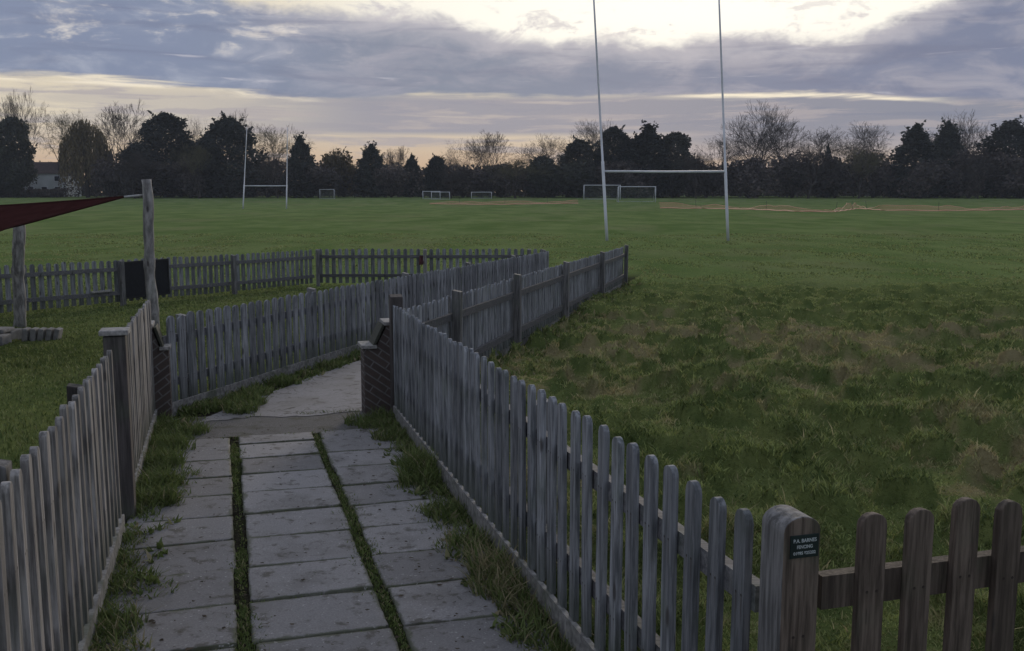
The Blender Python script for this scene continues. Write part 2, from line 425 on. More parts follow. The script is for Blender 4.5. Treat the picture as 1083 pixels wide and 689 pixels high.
def strip(name, m, ys, lf, rf, dz, label, n=40):
    V = []; F = []
    for i, y in enumerate(ys):
        a = lf(y); b = rf(y)
        for k in range(n+1):
            x = a+(b-a)*k/n; yy = y+(x-(a+b)/2)*.295*(1 if y < 8.4 else .4)
            if i in (0, len(ys)-1): yy += .16*(float(vnoise(np.array(x*5.), np.array(i*1.), 19))-.5)+.07*(float(vnoise(np.array(x*17.), np.array(i*1.), 20))-.5)
            V.append((x, yy, T(x, yy)+dz))
    for i in range(len(ys)-1):
        for k in range(n): q = i*(n+1)+k; F.append((q, q+1, q+n+2, q+n+1))
    me = mesh_np(name, V, [np.array(F)]); return tag(link(name, me, m), label, None, None, 'structure')
wob = lambda y, s: (float(vnoise(np.array(y*2.2), np.array(.5), s))-.5)
strip('tarmac_patch', M['tarmac'], np.linspace(7.3, 8.14, 12), lambda y: float(xF(y))+.2, lambda y: float(xA(y))-.05, -.004, 'gritty dark tarmac band where the slabs end')
strip('concrete_path', M['concrete'], np.linspace(8.04, 22.2, 80), lambda y: max(float(xD(y))+.30+.12*wob(y, 3), -2.55), lambda y: max(float(xC(y))-.02-.05*wob(y, 9), -1.2+.0*y) if y < 8.6 else float(xC(y))-.06, .0, 'pale worn concrete path beyond the gate piers')

# ---------------------------------------------------------------- grass
def blades(name, x, y, h, w, lean, dry, m, label, kind='stuff', cat=None, z=None, shade=None, parts=2):
    n = len(x); z = ground_z(x, y)-.004 if z is None else z
    a = rng.uniform(0, 2*np.pi, n); f = rng.uniform(0, 2*np.pi, n)
    dx = np.cos(a)*lean*h; dy = np.sin(a)*lean*h; wx = np.cos(f)*w/2; wy = np.sin(f)*w/2
    top = h*np.sqrt(np.clip(1-lean**2*.6, .15, 1))
    v0 = np.stack([x-wx, y-wy, z], 1); v1 = np.stack([x+wx, y+wy, z], 1)
    v2 = np.stack([x-wx*.75+dx*.35, y-wy*.75+dy*.35, z+top*.6], 1); v3 = np.stack([x+wx*.75+dx*.35, y+wy*.75+dy*.35, z+top*.6], 1)
    v4 = np.stack([x+dx, y+dy, z+top], 1)
    V = np.stack([v0, v1, v2, v3, v4], 1).reshape(-1, 3); b = np.arange(n)[:, None]*5
    shade = rng.random(n) if shade is None else shade
    me = mesh_np(name, V, [b+np.array([[0, 1, 3, 2]]), b+np.array([[2, 3, 4]])], dict(dry=np.repeat(dry, 5), shade=np.repeat(shade, 5)))
    return tag(link(name, me, m), label, cat, None, kind)
def rough_field():
    n = 640000
    # distance sampled so that the picture gets an even cover
    y = 1.6+23*rng.random(n)**2.0; y[:70000] = 1.6+3.2*rng.random(70000); x = right_line(y)+.02+rng.random(n)**1.0*(1.2+y*.95)
    ok = (y*.962-(x-.7)*.27 > 1.55) & (x < .62*y+1.6)
    r, l, p = zones(x, y)
    cl = fbm(x*3.2, y*2.6, 91, 3); ok &= (rng.random(n) < (.6+.4*smooth(.3, .65, cl))*np.clip(r*1.3, .35, 1))
    x = x[ok]; y = y[ok]; cl = cl[ok]; r = r[ok]; k = len(x)
    hm = hummock(x, y)
    ts = tussock(x, y)
    for m, mh, rr in zip(MOUNDS, MH, MR): ts = np.maximum(ts, np.exp(-((x-m.x)**2/(rr*1.3)**2+(y-m.y)**2/(rr*.9)**2))*(mh > .07))
    h = (.018+.028*smooth(.35, .8, cl)+.022*ts)*rng.uniform(.5, 1.35, k)*(.45+.55*r)*(1-.6*smooth(9, 22, y)); w = (.0034+.00085*y)*rng.uniform(.6, 1.4, k); st = rng.random(k) < .01; h = np.where(st, h*1.7+.015, h)
    dry = np.clip(dryness(x, y)+rng.normal(0, .22, k)-.3*ts+(fbm(x*6.5, y*4.5, 47, 2)-.5)*1.1*r+.6*st, 0, 1)
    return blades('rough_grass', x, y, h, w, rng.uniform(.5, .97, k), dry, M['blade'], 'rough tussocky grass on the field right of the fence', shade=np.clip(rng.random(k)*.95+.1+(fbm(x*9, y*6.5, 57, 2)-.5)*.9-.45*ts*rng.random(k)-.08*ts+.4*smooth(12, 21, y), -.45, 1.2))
rough_field()
def field():
    n = 150000; y = 17+34*rng.random(n)**1.6; x = rng.uniform(-.62, .66, n)*y+rng.uniform(-1, 1, n)
    r, l, p = zones(x, y); ok = (p < .05) & (l < .3) & (rng.random(n) < 1-.75*r); x = x[ok]; y = y[ok]; k = len(x)
    cl = fbm(x*1.3, y*.8, 141, 3); h = (.012+.05*smooth(.4, .75, cl))*rng.uniform(.5, 1.3, k)
    dry = np.clip(dryness(x, y)*.6+rng.normal(0, .12, k)+(fbm(x*.5, y*.3, 151, 3)-.5)*.7, 0, 1)
    blades('field_grass', x, y, h, (.006+.0011*y)*rng.uniform(.6, 1.4, k), rng.uniform(.4, .95, k), dry, M['blade'], 'mown grass of the open playing field')
field()
def lawn():
    n = 110000; y = 1.5+21*rng.random(n)**1.4; x = left_line(y)-.03-rng.random(n)*(2+y*.5)
    k = n; h = rng.uniform(.015, .045, k)*(1+.8*smooth(.5, .8, fbm(x*1.5, y*1.5, 101, 2)))
    return blades('lawn_grass', x, y, h, (.003+.0011*y)*rng.uniform(.7, 1.3, k), rng.uniform(.3, .9, k), np.clip(dryness(x, y)+rng.normal(0, .1, k), 0, .5), M['blade'], 'short lawn grass inside the play area', shade=rng.random(k)*.8-.2)
lawn()
def weeds():
    X = []; Y = []; H = []; W = []; D = []; L = []
    def tuft(cx, cy, n, rad, h, dry=.05, w=.006, lean=.97):
        h *= .68; w *= 1.35
        a = rng.uniform(0, 2*np.pi, n); r = rad*np.sqrt(rng.random(n)); X.append(cx+np.cos(a)*r); Y.append(cy+np.sin(a)*r)
        H.append(h*rng.uniform(.45, 1.15, n)); W.append(w*rng.uniform(.6, 1.4, n)); D.append(np.where(rng.random(n) < dry, rng.uniform(.5, 1, n), rng.uniform(0, .15, n))); L.append(rng.uniform(.35, lean, n))
    # right verge below the long fence
    for i in range(330):
        y = rng.uniform(2.6, 7.9); wide = .20 if y > 5 else .25; d = .03+abs(rng.normal(0, .5))*wide*(.6+.9*float(vnoise(np.array(y*1.7), np.array(2.), 5)))
        if d > .42: continue
        dr = .45 if 3.9 < y < 4.7 else .18
        tuft(float(xA(y))-d, y, int(rng.integers(14, 34)), .06, rng.uniform(.05, .13)*(1.25-d), dr, .005)
    for (y, d, n, h, dr) in ((6.15, .14, 420, .30, .05), (5.95, .2, 300, .24, .05), (6.4, .12, 260, .24, .1), (5.3, .16, 200, .17, .1), (4.75, .16, 200, .2, .3), (4.4, .14, 360, .24, .6), (4.2, .17, 300, .22, .5), (4.05, .12, 220, .2, .45), (3.75, .15, 180, .16, .2), (7.2, .2, 260, .17, .05), (7.6, .25, 260, .14, .1), (7.75, .35, 220, .14, .05), (7.85, .12, 220, .2, .05)):
        tuft(float(xA(y))-d, y, n, .13, h, dr, .006, .98)
    # left verge
    for i in range(190):
        y = rng.uniform(5.2, 7.9); d = .03+abs(rng.normal(0, .5))*.27
        if d > .4: continue
        tuft(float(xF(y))+d, y, int(rng.integers(16, 36)), .07, rng.uniform(.06, .15)*(1.25-d), .06, .006)
    for i in range(150):
        y = rng.uniform(2.6, 4.95); d = .03+abs(rng.normal(0, .4))*.18
        if d > .22: continue
        tuft(float(xF(y))+d, y, int(rng.integers(16, 36)), .06, rng.uniform(.04, .11)*(1.2-d), .12, .005)
    for (y, d, n, h, dr) in ((4.3, .15, 240, .12, .1), (4.2, .24, 120, .08, .1), (3.8, .12, 260, .15, .2), (3.55, .15, 200, .13, .4), (6.9, .22, 280, .2, .03), (6.4, .2, 280, .2, .03), (5.9, .17, 300, .22, .03), (5.55, .2, 300, .22, .05), (7.4, .35, 250, .16, .05)):
        tuft(float(xF(y))+d, y, n, .13, h, dr, .006, .98)
    # foot of the far left fence
    for i in range(330):
        y = 8.15+13*rng.random()**1.5; d = .02+abs(rng.normal(0, .5))*.32
        if d > .42: continue
        tuft(float(xD(y))+d, y, int(rng.integers(14, 30)), .09, rng.uniform(.05, .15)*(1.15-d), .12, .008+.0007*y)
    for (y, d) in ((8.35, .3), (8.5, .45), (8.7, .3), (9.0, .25), (8.2, .55), (9.6, .2), (10.6, .2)): tuft(float(xD(y))+d, y, 260, .15, .16, .08, .009)
    # foot of the fence beyond, field side
    for i in range(170):
        y = 8.3+14*rng.random(); d = .03+abs(rng.normal(0, .5))*.4
        tuft(float(xC(y))+d, y, int(rng.integers(14, 30)), .1, rng.uniform(.06, .16), .25, .009+.0007*y)
    # field side foot of the front fences
    for i in range(160):
        y = rng.uniform(1.9, 7.5); tuft(float(xA(y))+.03+rng.random()*.25, y, 20, .07, rng.uniform(.06, .16), .3, .005)
    for i in range(60):
        t = rng.uniform(.1, 1.6); p = Vector((.66, 2.24, 0))+Q*t+P*rng.uniform(-.1, .2); tuft(p.x, p.y, 24, .06, rng.uniform(.05, .14), .2, .004)
    for i in range(170):
        if i % 3: y0 = rng.uniform(3.0, 7.9); x0 = float(xA(y0))-.04-rng.random()*.26
        else: y0 = rng.uniform(3.2, 7.9); x0 = float(xF(y0))+.05+rng.random()*.26
        tuft(x0, y0, int(rng.integers(7, 16)), .035, rng.uniform(.05, .12), .12, rng.uniform(.012, .024), .98)
    x = np.concatenate(X); y = np.concatenate(Y)
    z = tz(x, y)-.012
    z = np.where(x > right_line(y), ground_z(x, y)-.005, z)
    blades('weeds', x, y, np.concatenate(H), np.concatenate(W), np.concatenate(L), np.concatenate(D), M['weed'], 'weeds and long grass tufts along the fence feet', z=z)
    # joints
    X = []; Y = []; H = []
    O = Vector((-2.118, 7.247, 0))
    for q, n in ((0., 9500), (.602, 8500)):
        s = -rng.random(n)*7.2; dens = fbm(s*1.9, s*0+q*9, 7, 3); hh = smooth(.3, .6, dens)
        keep = rng.random(n) < .16+.84*hh; s = s[keep]; hh = hh[keep]; d = rng.normal(0, .010+.03*hh**3, len(s))+.045*(fbm(s*3.1, s*0+q*5, 17, 3)-.5)
        X.append(O.x+P.x*s+Q.x*(q+d)); Y.append(O.y+P.y*s+Q.y*(q+d)); H.append(rng.uniform(.006, .026, len(s))*(.4+.8*hh))
    for k in range(19):
        s0 = (6.974-.416*k-7.247)/P.y
        for c0 in (-.6, 0., .602):
            n = int(rng.integers(10, 130)); q = c0+.03+rng.random(n)**rng.uniform(.5, 3)*.56; s = s0+rng.normal(0, .006, n)
            X.append(O.x+P.x*s+Q.x*q); Y.append(O.y+P.y*s+Q.y*q); H.append(rng.uniform(.006, .018, n))
    for y0, n in ((7.33, 500), (8.07, 900)):
        q = rng.random(n)*1.95; q = q[fbm(q*5, q*0+y0, 3, 3) > .47]; n = len(q); xx = xF(y0)+.1+q; X.append(xx); Y.append(y0+.27*(q-1)+rng.normal(0, .035, n)); H.append(rng.uniform(.008, .035, n))
    x = np.concatenate(X); y = np.concatenate(Y); n = len(x)
    blades('moss', x, y, np.concatenate(H), rng.uniform(.004, .009, n), rng.uniform(.3, .95, n), np.where(rng.random(n) < .12, .7, .05), M['weed'], 'moss and short grass in the joints of the slabs', z=tz(x, y)-.012)
weeds()
def litter():
    n = 700; y = 2.5+5.3*rng.random(n)**1.1; q = rng.random(n); q = np.where(rng.random(n) < .55, np.where(rng.random(n) < .5, 1-q**2.5*.25, q**2.5*.22), q); x = xF(y)+.15+(xA(y)-xF(y)-.25)*q
    sz = rng.uniform(.003, .009, n)*np.where(rng.random(n) < .08, 2., 1.); a = rng.uniform(0, 6.28, n); z = tz(x, y)+.013; V = []
    for k in range(5):
        t = a+k*1.2566; rr = sz*rng.uniform(.4, 1.3, n); V.append(np.stack([x+np.cos(t)*rr*1.5, y+np.sin(t)*rr, z+rng.uniform(-.002, .005, n)], 1))
    V = np.stack(V, 1).reshape(-1, 3)
    me = mesh_np('leaf_litter', V, [np.arange(n*5).reshape(n, 5)]); tag(link('leaf_litter', me, M['leaf']), 'scattered dead leaves and mud crumbs on the path', None, None, 'stuff')
litter()

# ---------------------------------------------------------------- picket fences
def picket_profile(w, h, arch=1., n=7):
    r = w/2; pts = [(-r, 0), (r, 0), (r, h-r*arch)]
    for k in range(1, n): a = math.pi*k/n; pts.append((r*math.cos(a), h-r*arch+r*arch*math.sin(a)))
    pts.append((-r, h-r*arch)); return pts
PM = {}
def picket_me(w, h, th, v, arch):
    k = (round(w, 3), round(h, 2), th, v, arch)
    if k not in PM:
        rr = random.Random(hash(k)); pts = picket_profile(w*rr.uniform(.94, 1.05), h, arch*rr.uniform(.75, 1.1)); PM[k] = extrude_profile('picket', [(x+rr.uniform(-.0015, .0015), z) for x, z in pts], th, .003)
    return PM[k]
def fence(name, label, pts, height, pitch, pw, face, mats, posts=None, gap=.07, th=.02, rails=(.28, .72), board=True, arch=1., cap=100, post_h=.02, post_w=.08, jitter=1., skip=None, off0=None, wide=None, order='start', rail_off=None, rail_h=.07):
    """pts: plan polyline; face: +1/-1 side (left of direction = +1) where the pickets sit"""
    root = thing(name, label, 'fence', (pts[0][0], pts[0][1], T(*pts[0])))
    base = Vector(root.location); base_i = -base
    a = Vector((*pts[0], 0)); b = Vector((*pts[1], 0)); L = (b-a).length; d = (b-a)/L; nrm = Vector((-d.y, d.x, 0))*face; ang = math.atan2(d.y, d.x)
    def g(s): p = a+d*s; return T(p.x, p.y)
    def seg(nm, s0, s1, off, z0, dz, thick, m, taper=0):
        """horizontal member following the ground"""
        n = max(1, int((s1-s0)/.8)); bm = bmesh.new(); rg = []
        for i in range(n+1):
            s = s0+(s1-s0)*i/n; p = a+d*s+nrm*off; z = g(s)+z0+random.uniform(-.004, .004)
            rg.append([bm.verts.new(Vector((p.x, p.y, z))+nrm*u*thick/2+Vector((0, 0, w*dz))-base) for u, w in ((-1, 0), (1, 0), (1, 1), (-1, 1))])
        for q, r in zip(rg, rg[1:]):
            for k in range(4): bm.faces.new((q[k], q[(k+1) % 4], r[(k+1) % 4], r[k]))
        bm.faces.new(rg[0][::-1]); bm.faces.new(rg[-1])
        return link(nm, bm_mesh(nm, bm), m, root)
    ro = 0 if rail_off is None else rail_off
    for rz in rails: seg('rail', 0.03, L-.03, ro-.0, height*rz, rail_h, .035, mats['rail'])
    if board: seg('gravel_board', 0, L, .0195+th/2+.012, -.03, gap+.035, .022, mats['board'])
    # pickets
    S_ = []; s = pitch*.6 if off0 is None else off0
    while s < L-.03: S_.append(s); s += pitch
    k = 0; rest = []
    for i, s in enumerate(S_):
        if skip and skip(s): continue
        p = a+d*s+nrm*(.0185+th/2+.0005); h = height-gap+random.uniform(-.008, .008)*jitter
        w = pw
        if wide and abs(s-wide[0]) < pitch*.5: w = wide[1]
        me = picket_me(w, round(height-gap, 2), th, random.randrange(5), arch)
        z = g(s)+gap+random.uniform(-.007, .007)*jitter
        mtx = Matrix.Translation(Vector((p.x, p.y, z))-base) @ Matrix.Rotation(ang+random.uniform(-.03, .03)*jitter, 4, 'Z') @ Matrix.Rotation(random.gauss(0, .002)*jitter+(wide[2] if w != pw else 0), 4, 'Y') @ Matrix.Rotation(random.gauss(0, .004)*jitter, 4, 'X') @ Matrix.Diagonal((1, 1, h/(height-gap), 1))
        if k < cap:
            o = link('picket', me, mats['picket'], root); o.matrix_local = mtx
            if w != pw: o['label'] = 'wider leaning picket'
        else: rest.append((me, mtx))
        k += 1
    if rest:
        bm = bmesh.new()
        for me, mtx in rest: t = me.copy(); t.transform(mtx); bm.from_mesh(t); bpy.data.meshes.remove(t)
        o = link('picket', bm_mesh('picket', bm), mats['picket'], root); o['kind'] = 'stuff'
    for s in (posts or []):
        ex = 0
        if isinstance(s, tuple): s, ex = s
        p = a+d*s-nrm*(.0175+post_w/2-.01); o = link('post', post_me(post_w, height+post_h+ex+.25), mats['post'], root)
        o.matrix_local = Matrix.Translation(Vector((p.x, p.y, g(s)-.25))-base) @ Matrix.Rotation(ang+random.uniform(-.03, .03), 4, 'Z') @ Matrix.Rotation(random.gauss(0, .008), 4, 'X')
    return root, a, d, nrm, base
PO = {}
def post_me(w, h):
    k = (round(w, 3), round(h, 2))
    if k not in PO:
        bm = bmesh.new(); bmesh.ops.create_cube(bm, size=1, matrix=Matrix.Translation((0, 0, h/2)) @ Matrix.Diagonal((w, w, h, 1)))
        top = [v for v in bm.verts if v.co.z > h*.9]
        for v in top: v.co.z += .012 if v.co.y > 0 else -.004
        PO[k] = bm_mesh('post', bm, .006)
    return PO[k]
cool = dict(picket=M['picket'], rail=M['rail'], post=M['post'], board=M['gravelboard'])
warm = dict(picket=M['picket_warm'], rail=M['rail'], post=M['darkpost'], board=M['gravelboard'])
brown = dict(picket=M['brown'], rail=M['brown'], post=M['post'], board=M['gravelboard'])

# long fence on the right of the slab path (from the pier to the corner)
yA0, yA1 = 8.02, 2.33
rA, a, d, nrm, base = fence('picket_fence', 'long grey picket fence right of the slab path, with an arched corner post', ((float(xA(yA0)), yA0), (float(xA(yA1)), yA1)), .955, .1426, .063, -1, cool, posts=[(3.9, -.12)], th=.022, gap=.11, wide=None, off0=.13, cap=100)
# corner post with its arched top, and the plate
def corner_post():
    w = .1; h = 1.027; pts = [(-w/2, 0), (w/2, 0), (w/2, h-.036)]
    for k in range(1, 10): t = math.pi*k/10; pts.append((w/2*math.cos(t), h-.036+.036*math.sin(t)))
    pts.append((-w/2, h-.036))
    me = extrude_profile('corner_post', pts, .1, .004)
    ang = math.atan2(Q.y, Q.x); c = Vector((.639, 2.2, 0))+Q*.05+P*.05; c.z = T(c.x, c.y)-.04
    o = link('post', me, M['post'], rA); o.matrix_local = Matrix.Translation(c-base) @ Matrix.Rotation(ang, 4, 'Z'); o['label'] = 'corner post with an arched top and a small dark maker plate'
    o.data.materials.append(M['brown'])
    for p in o.data.polygons:
        if p.normal.y < -.8: p.material_index = 1  # front face darker and browner than the lit side, shade put into the colour
    pl = link('plate', extrude_profile('plate', [(-.038, -.028), (.038, -.028), (.038, .028), (-.038, .028)], .003, .0008), M['sign'], o)
    pz = h-.071; pl.location = (.005, -.0522, pz)
    for txt, zz, sz, wid in (('P.A. BARNES', .0105, .0125, .062), ('FENCING', -.0045, .0115, .042), ('01895 825202', -.0195, .0105, .06)):
        cu = bpy.data.curves.new('lettering', 'FONT'); cu.body = txt; cu.size = sz; cu.align_x = 'CENTER'; cu.extrude = .0003; cu.offset = .00025
        to = bpy.data.objects.new('lettering', cu); col.objects.link(to); dg = bpy.context.evaluated_depsgraph_get()
        me2 = bpy.data.meshes.new_from_object(to.evaluated_get(dg)); bpy.data.objects.remove(to)
        xs = [v.co.x for v in me2.vertices]; k = wid/(max(xs)-min(xs))
        me2.transform(Matrix.Diagonal((k, 1, 1, 1)))
        me2.transform(Matrix.Translation((.005, -.0522-.0022, pz+zz)) @ Matrix.Rotation(math.pi/2, 4, 'X'))
        L_.append(me2)
    bm = bmesh.new()
    for m_ in L_: bm.from_mesh(m_)
    lt = link('lettering', bm_mesh('lettering', bm), M['letter'], o)
L_ = []
corner_post()
# gate-side end post of that fence, with two iron straps
pe = Vector((float(xA(7.95))+.015, 7.94, 0)); pe.z = T(pe.x, pe.y)-.2
o = link('post', post_me(.1, 1.22), M['darkpost'], rA); o.matrix_local = Matrix.Translation(pe-base-Q*.02) @ Matrix.Rotation(math.atan2(Q.y, Q.x), 4, 'Z'); o['label'] = 'dark end post with two iron hinges'
for z in (.45, .98):
    h_ = link('hinge', box_me('hinge', .05, .03, .06, .012), M['iron'], o); h_.location = (-.0, -.062, z)
# front fence running right from the corner
st = Vector((.639, 2.2, 0))+Q*.103+P*.05; en = st+Q*2.6
fence('picket_fence', 'brown picket fence in the bottom right foreground, right of the arched corner post', ((st.x, st.y), (en.x, en.y)), 0.985, .137, .073, -1, brown, posts=[1.9], rails=(.25, .745), board=False, th=.022, gap=.05, off0=.155, rail_h=.085)
# left front fences
yF0, yF1 = 1.5, 5.0
fence('picket_fence', 'nearest picket fence on the left, ending at the pale capped dark post', ((float(xF(yF0)), yF0), (float(xF(yF1)), yF1)), 0.985, .1530, .052, -1, warm, posts=[1.2, (2.86, -.07)], th=.024, gap=.09, wide=(2.82, .085, -.05), jitter=.9)
rF, a, d, nrm, base = fence('picket_fence', 'short picket panel between the pale capped dark post and the left brick pier', ((float(xF(5.36)), 5.36), (float(xF(7.86)), 7.86)), 1.0, .125, .062, -1, warm, posts=[(2.3, -.14)], th=.02, gap=.08)
pc = Vector((-2.196+.02, 5.28, 0)); pc.z = T(pc.x, pc.y)-.2
o = link('post', post_me(.115, 1.235), M['darkpost'], rF); o.matrix_local = Matrix.Translation(pc-base) @ Matrix.Rotation(math.atan2(Q.y, Q.x), 4, 'Z'); o['label'] = 'dark square post with a pale flat cap'
cp = link('cap', box_me('cap', .15, .15, .028, .006), M['cap'], o); cp.location = (0, 0, 1.238)
# fence along the far left of the path
fence('picket_fence', 'long grey picket fence left of the concrete path beyond the brick piers', ((-2.93, 8.0), (.82, 21.9)), .84, .147, .098, -1, cool, posts=[(.42, -.05), 2.85, 5.7, 8.6, 11.5, 14.2], th=.02, gap=.10, off0=.12)
# fence right of the concrete path: rails towards the field
sC = lambda y: ((y-7.83)**2+(.2405*(y-7.83))**2)**.5
fence('picket_fence', 'picket fence with its railed back towards the rough field, right of the concrete path', ((-.90, 7.99), (2.61, 22.6)), .90, .140, .085, 1, cool, posts=[(sC(9.3)-.16, .03), (sC(11.8)-.16, .03), (sC(15.0)-.16, .02), (sC(18.8)-.16, .02), (sC(22.5)-.2, .02)], th=.02, gap=.08, rails=(.22, .74), post_w=.085)
# far play area fence
fence('picket_fence', 'railed picket fence at the left back of the lawn, carrying the black board', ((-10.3, 12.3), (-4.54, 22.35)), .84, .150, .085, 1, cool, posts=[1.2, 3.7, 6.3, 9.05], th=.02, gap=.07, rails=(.24, .75), board=False, post_h=-.02)
fence('picket_fence', 'railed picket fence closing the far end of the lawn, straight across the view', ((-4.50, 22.4), (.72, 22.5)), .86, .150, .085, 1, cool, posts=[.04, 2.5, 4.9], th=.02, gap=.07, rails=(.24, .75), board=False, post_h=-.02)

# ---------------------------------------------------------------- brick gate piers
def pier(label, end, wk, sgn):
    """profile along q (inward), z up; courses raked with the coping"""
    root = thing('brick_pier', label, 'brick pier', (end.x, end.y, T(end.x, end.y)))
    zh = .765; zl = .575; w0 = .115*wk; w1 = .205*wk; w2 = .30*wk; th = .225
    prof = [(0, -.1), (w2, -.1), (w2, zl), (w1, zl), (w0, zh-.02), (w0, zh), (0, zh)]
    rot = Matrix.Rotation(math.atan2(Q.y, Q.x), 4, 'Z')
    bm = bmesh.new(); dep = (-th/2, th/2); A = [[bm.verts.new((sgn*q, y, z)) for q, z in prof] for y in dep]
    bm.faces.new(A[0]); bm.faces.new(A[1][::-1]); n = len(prof)
    for i in range(n): bm.faces.new((A[0][i], A[1][i], A[1][(i+1) % n], A[0][(i+1) % n]))
    bmesh.ops.recalc_face_normals(bm, faces=bm.faces[:]); bmesh.ops.triangulate(bm, faces=bm.faces[:])
    # split vertices so that every side carries its own brick coordinates
    V = []; F = []; bu = []; bv = []; ca, sa = math.cos(R(36)), -math.sin(R(36))
    for f in bm.faces:
        k = len(V); F.append((k, k+1, k+2))
        for v in f.verts:
            V.append(v.co[:]); x, y, z = v.co
            if abs(f.normal.y) > .5: q = abs(x); bu.append(q*ca-z*sa+3); bv.append(q*sa+z*ca+3)
            else: bu.append(y+3); bv.append(z+3)
    bm.free(); me = mesh_np('brickwork', V, [np.array(F)], dict(bu=bu, bv=bv))
    o = link('brickwork', me, M['brick'], root); o.matrix_local = rot
    hc = link('cap', box_me('cap', .15*wk, .27, .03, .006), M['cap'], root); hc.matrix_local = rot @ Matrix.Translation((sgn*.055*wk, 0, zh+.001))
    lc = link('cap', box_me('cap', .13*wk, .27, .03, .006), M['cap'], root); lc.matrix_local = rot @ Matrix.Translation((sgn*.257*wk, 0, zl+.001))
    L = math.hypot(w1-w0, zh-zl); an = math.atan2(zh-zl, w1-w0)
    cc = link('coping', box_me('coping', L, .255, .022, .004), M['darkpost'], root)
    cc.matrix_local = rot @ Matrix.Translation((sgn*((w0+w1)/2+.012), 0, (zh+zl)/2+.0)) @ Matrix.Rotation(sgn*an, 4, 'Y')
pier('ramped brick pier at the right side of the path, beside the dark hinged post', Vector((-.975, 8.19, 0)), 1, -1)
pier('brick pier at the left side of the path, mostly behind the short picket panel', Vector((-3.05, 7.97, 0)), .66, 1)

# ---------------------------------------------------------------- shade sail, poles, board, blocks
def rough_pole(label, base, top, r0, r1):
    n = 34; b = Vector(base); t = Vector(top); pts = []; rad = []
    for i in range(n+1):
        f = i/n; p = b.lerp(t, f)+Vector((math.sin(f*9)*.010+math.sin(f*23)*.004, math.sin(f*7)*.006, 0)); pts.append(p); rad.append((r0+(r1-r0)*f)*(1+.05*math.sin(i*1.1)+.16*max(0, math.sin(i*.71+1))**8+random.uniform(-.03, .03)))
    o = path_tube('wooden_pole', pts, rad, M['pole'], None, 14)
    # origin at the foot
    o.data.transform(Matrix.Translation(-b)); o.location = b
    return tag(o, label, 'pole', 'poles of the shade sail')
yp = 11.3; top1 = at(154.5, 190, yp); rough_pole('tall rough timber pole at the tip of the dark red sail', (top1.x+.0, yp, T(0, yp)-.05), top1, .062, .056)
yq = 14.3; q0 = at(20, 345, yq); q1 = at(19.5, 232, yq); rough_pole('thicker timber pole under the red sail at the left edge of the view', (q0.x, yq, T(0, yq)-.05), q1, .086, .082)
def sail():
    A = at(131, 208.5, 11.15); B = at(-150, 221, 15.5); C = at(-170, 291, 9.0)
    root = thing('shade_sail', 'dark red triangular shade sail stretched leftwards from the tall timber pole', 'shade sail', A)
    n = 26; V = []; idx = {}; F = []
    for i in range(n+1):
        for j in range(n+1-i):
            u = i/n; v = j/n; w = 1-u-v
            p = A*w+B*u+C*v
            cen = (A+B+C)/3; pull = .30*(u*w*4*.12+v*w*4*.16+u*v*4*.15)   # edges curve in
            p = p.lerp(cen, min(.9, pull*2.2)); p.z -= .10*(u*v+v*w+u*w)*1.2
            idx[i, j] = len(V); V.append(p-A)
    for i in range(n):
        for j in range(n-i):
            F.append((idx[i, j], idx[i+1, j], idx[i, j+1]))
            if i+j < n-1: F.append((idx[i+1, j], idx[i+1, j+1], idx[i, j+1]))
    me = mesh_np('fabric', [tuple(v) for v in V], [np.array(F)], None, True); o = link('fabric', me, M['sail'], root)
    md = o.modifiers.new('thick', 'SOLIDIFY'); md.thickness = .004
    rm = [V[idx[i, 0]] for i in range(0, n+1, 2)]; path_tube('hem', [p for p in rm], .012, M['sail'], root, 6)
    rm = [V[idx[0, j]] for j in range(0, n+1, 2)]; path_tube('hem', [p for p in rm], .012, M['sail'], root, 6)
    path_tube('cable', [Vector((0, 0, 0)), at(151.5, 206.5, 11.3)-A], .012, M['steel'], root, 6)
sail()
def on_E(s, off):
    a = Vector((-10.3, 12.3, 0)); b = Vector((-4.54, 22.35, 0)); d = (b-a).normalized(); n = Vector((d.y, -d.x, 0)); p = a+d*s+n*off; return p, d
# dark board hung on the rails of the far fence
p, dv = on_E(6.72+.12, .045); 
bt = thing('notice_board', 'black rectangular board hung on the far lawn fence behind the tall timber pole', 'board', (p.x, p.y, T(p.x, p.y)+.14), None, math.atan2(dv.y, dv.x))
link('panel', box_me('panel', 1.0, .02, .66, .003), M['board'], bt)
fr = bmesh.new()
for x, z, sx, sz in ((0, -.012, 1.06, .03), (0, .642, 1.06, .03), (-.515, .018, .03, .624), (.515, .018, .03, .624)):
    bmesh.ops.create_cube(fr, size=1, matrix=Matrix.Translation((x, 0, z+sz/2)) @ Matrix.Diagonal((sx, .034, sz, 1)))
link('frame', bm_mesh('frame', fr), M['iron'], bt)
p, dv = on_E(5.86, .04)
o = link('plank', box_me('plank', .42, .05, .035, .004), M['cap']); o.location = (p.x, p.y, T(p.x, p.y)+.84*.24+.073); o.rotation_euler.z = math.atan2(dv.y, dv.x)
tag(o, 'short pale plank on the lower fence rail left of the black board', 'plank')
# red cloth caught on the end fence
bm = bmesh.new(); bmesh.ops.create_grid(bm, x_segments=6, y_segments=8, size=.5)
for v in bm.verts: x, y = v.co.x, v.co.y; v.co = Vector((x*.10*(1.1-y*.4), .02*math.sin(x*9)+.012*math.sin(y*7), y*.20))
bmesh.ops.solidify(bm, geom=bm.faces[:], thickness=.006)
o = link('cloth', bm_mesh('cloth', bm), M['redcloth']); o.location = (-2.08, 22.37, T(0, 22.4)+.60); tag(o, 'small dark red cloth hanging on a post of the far end fence', 'cloth')
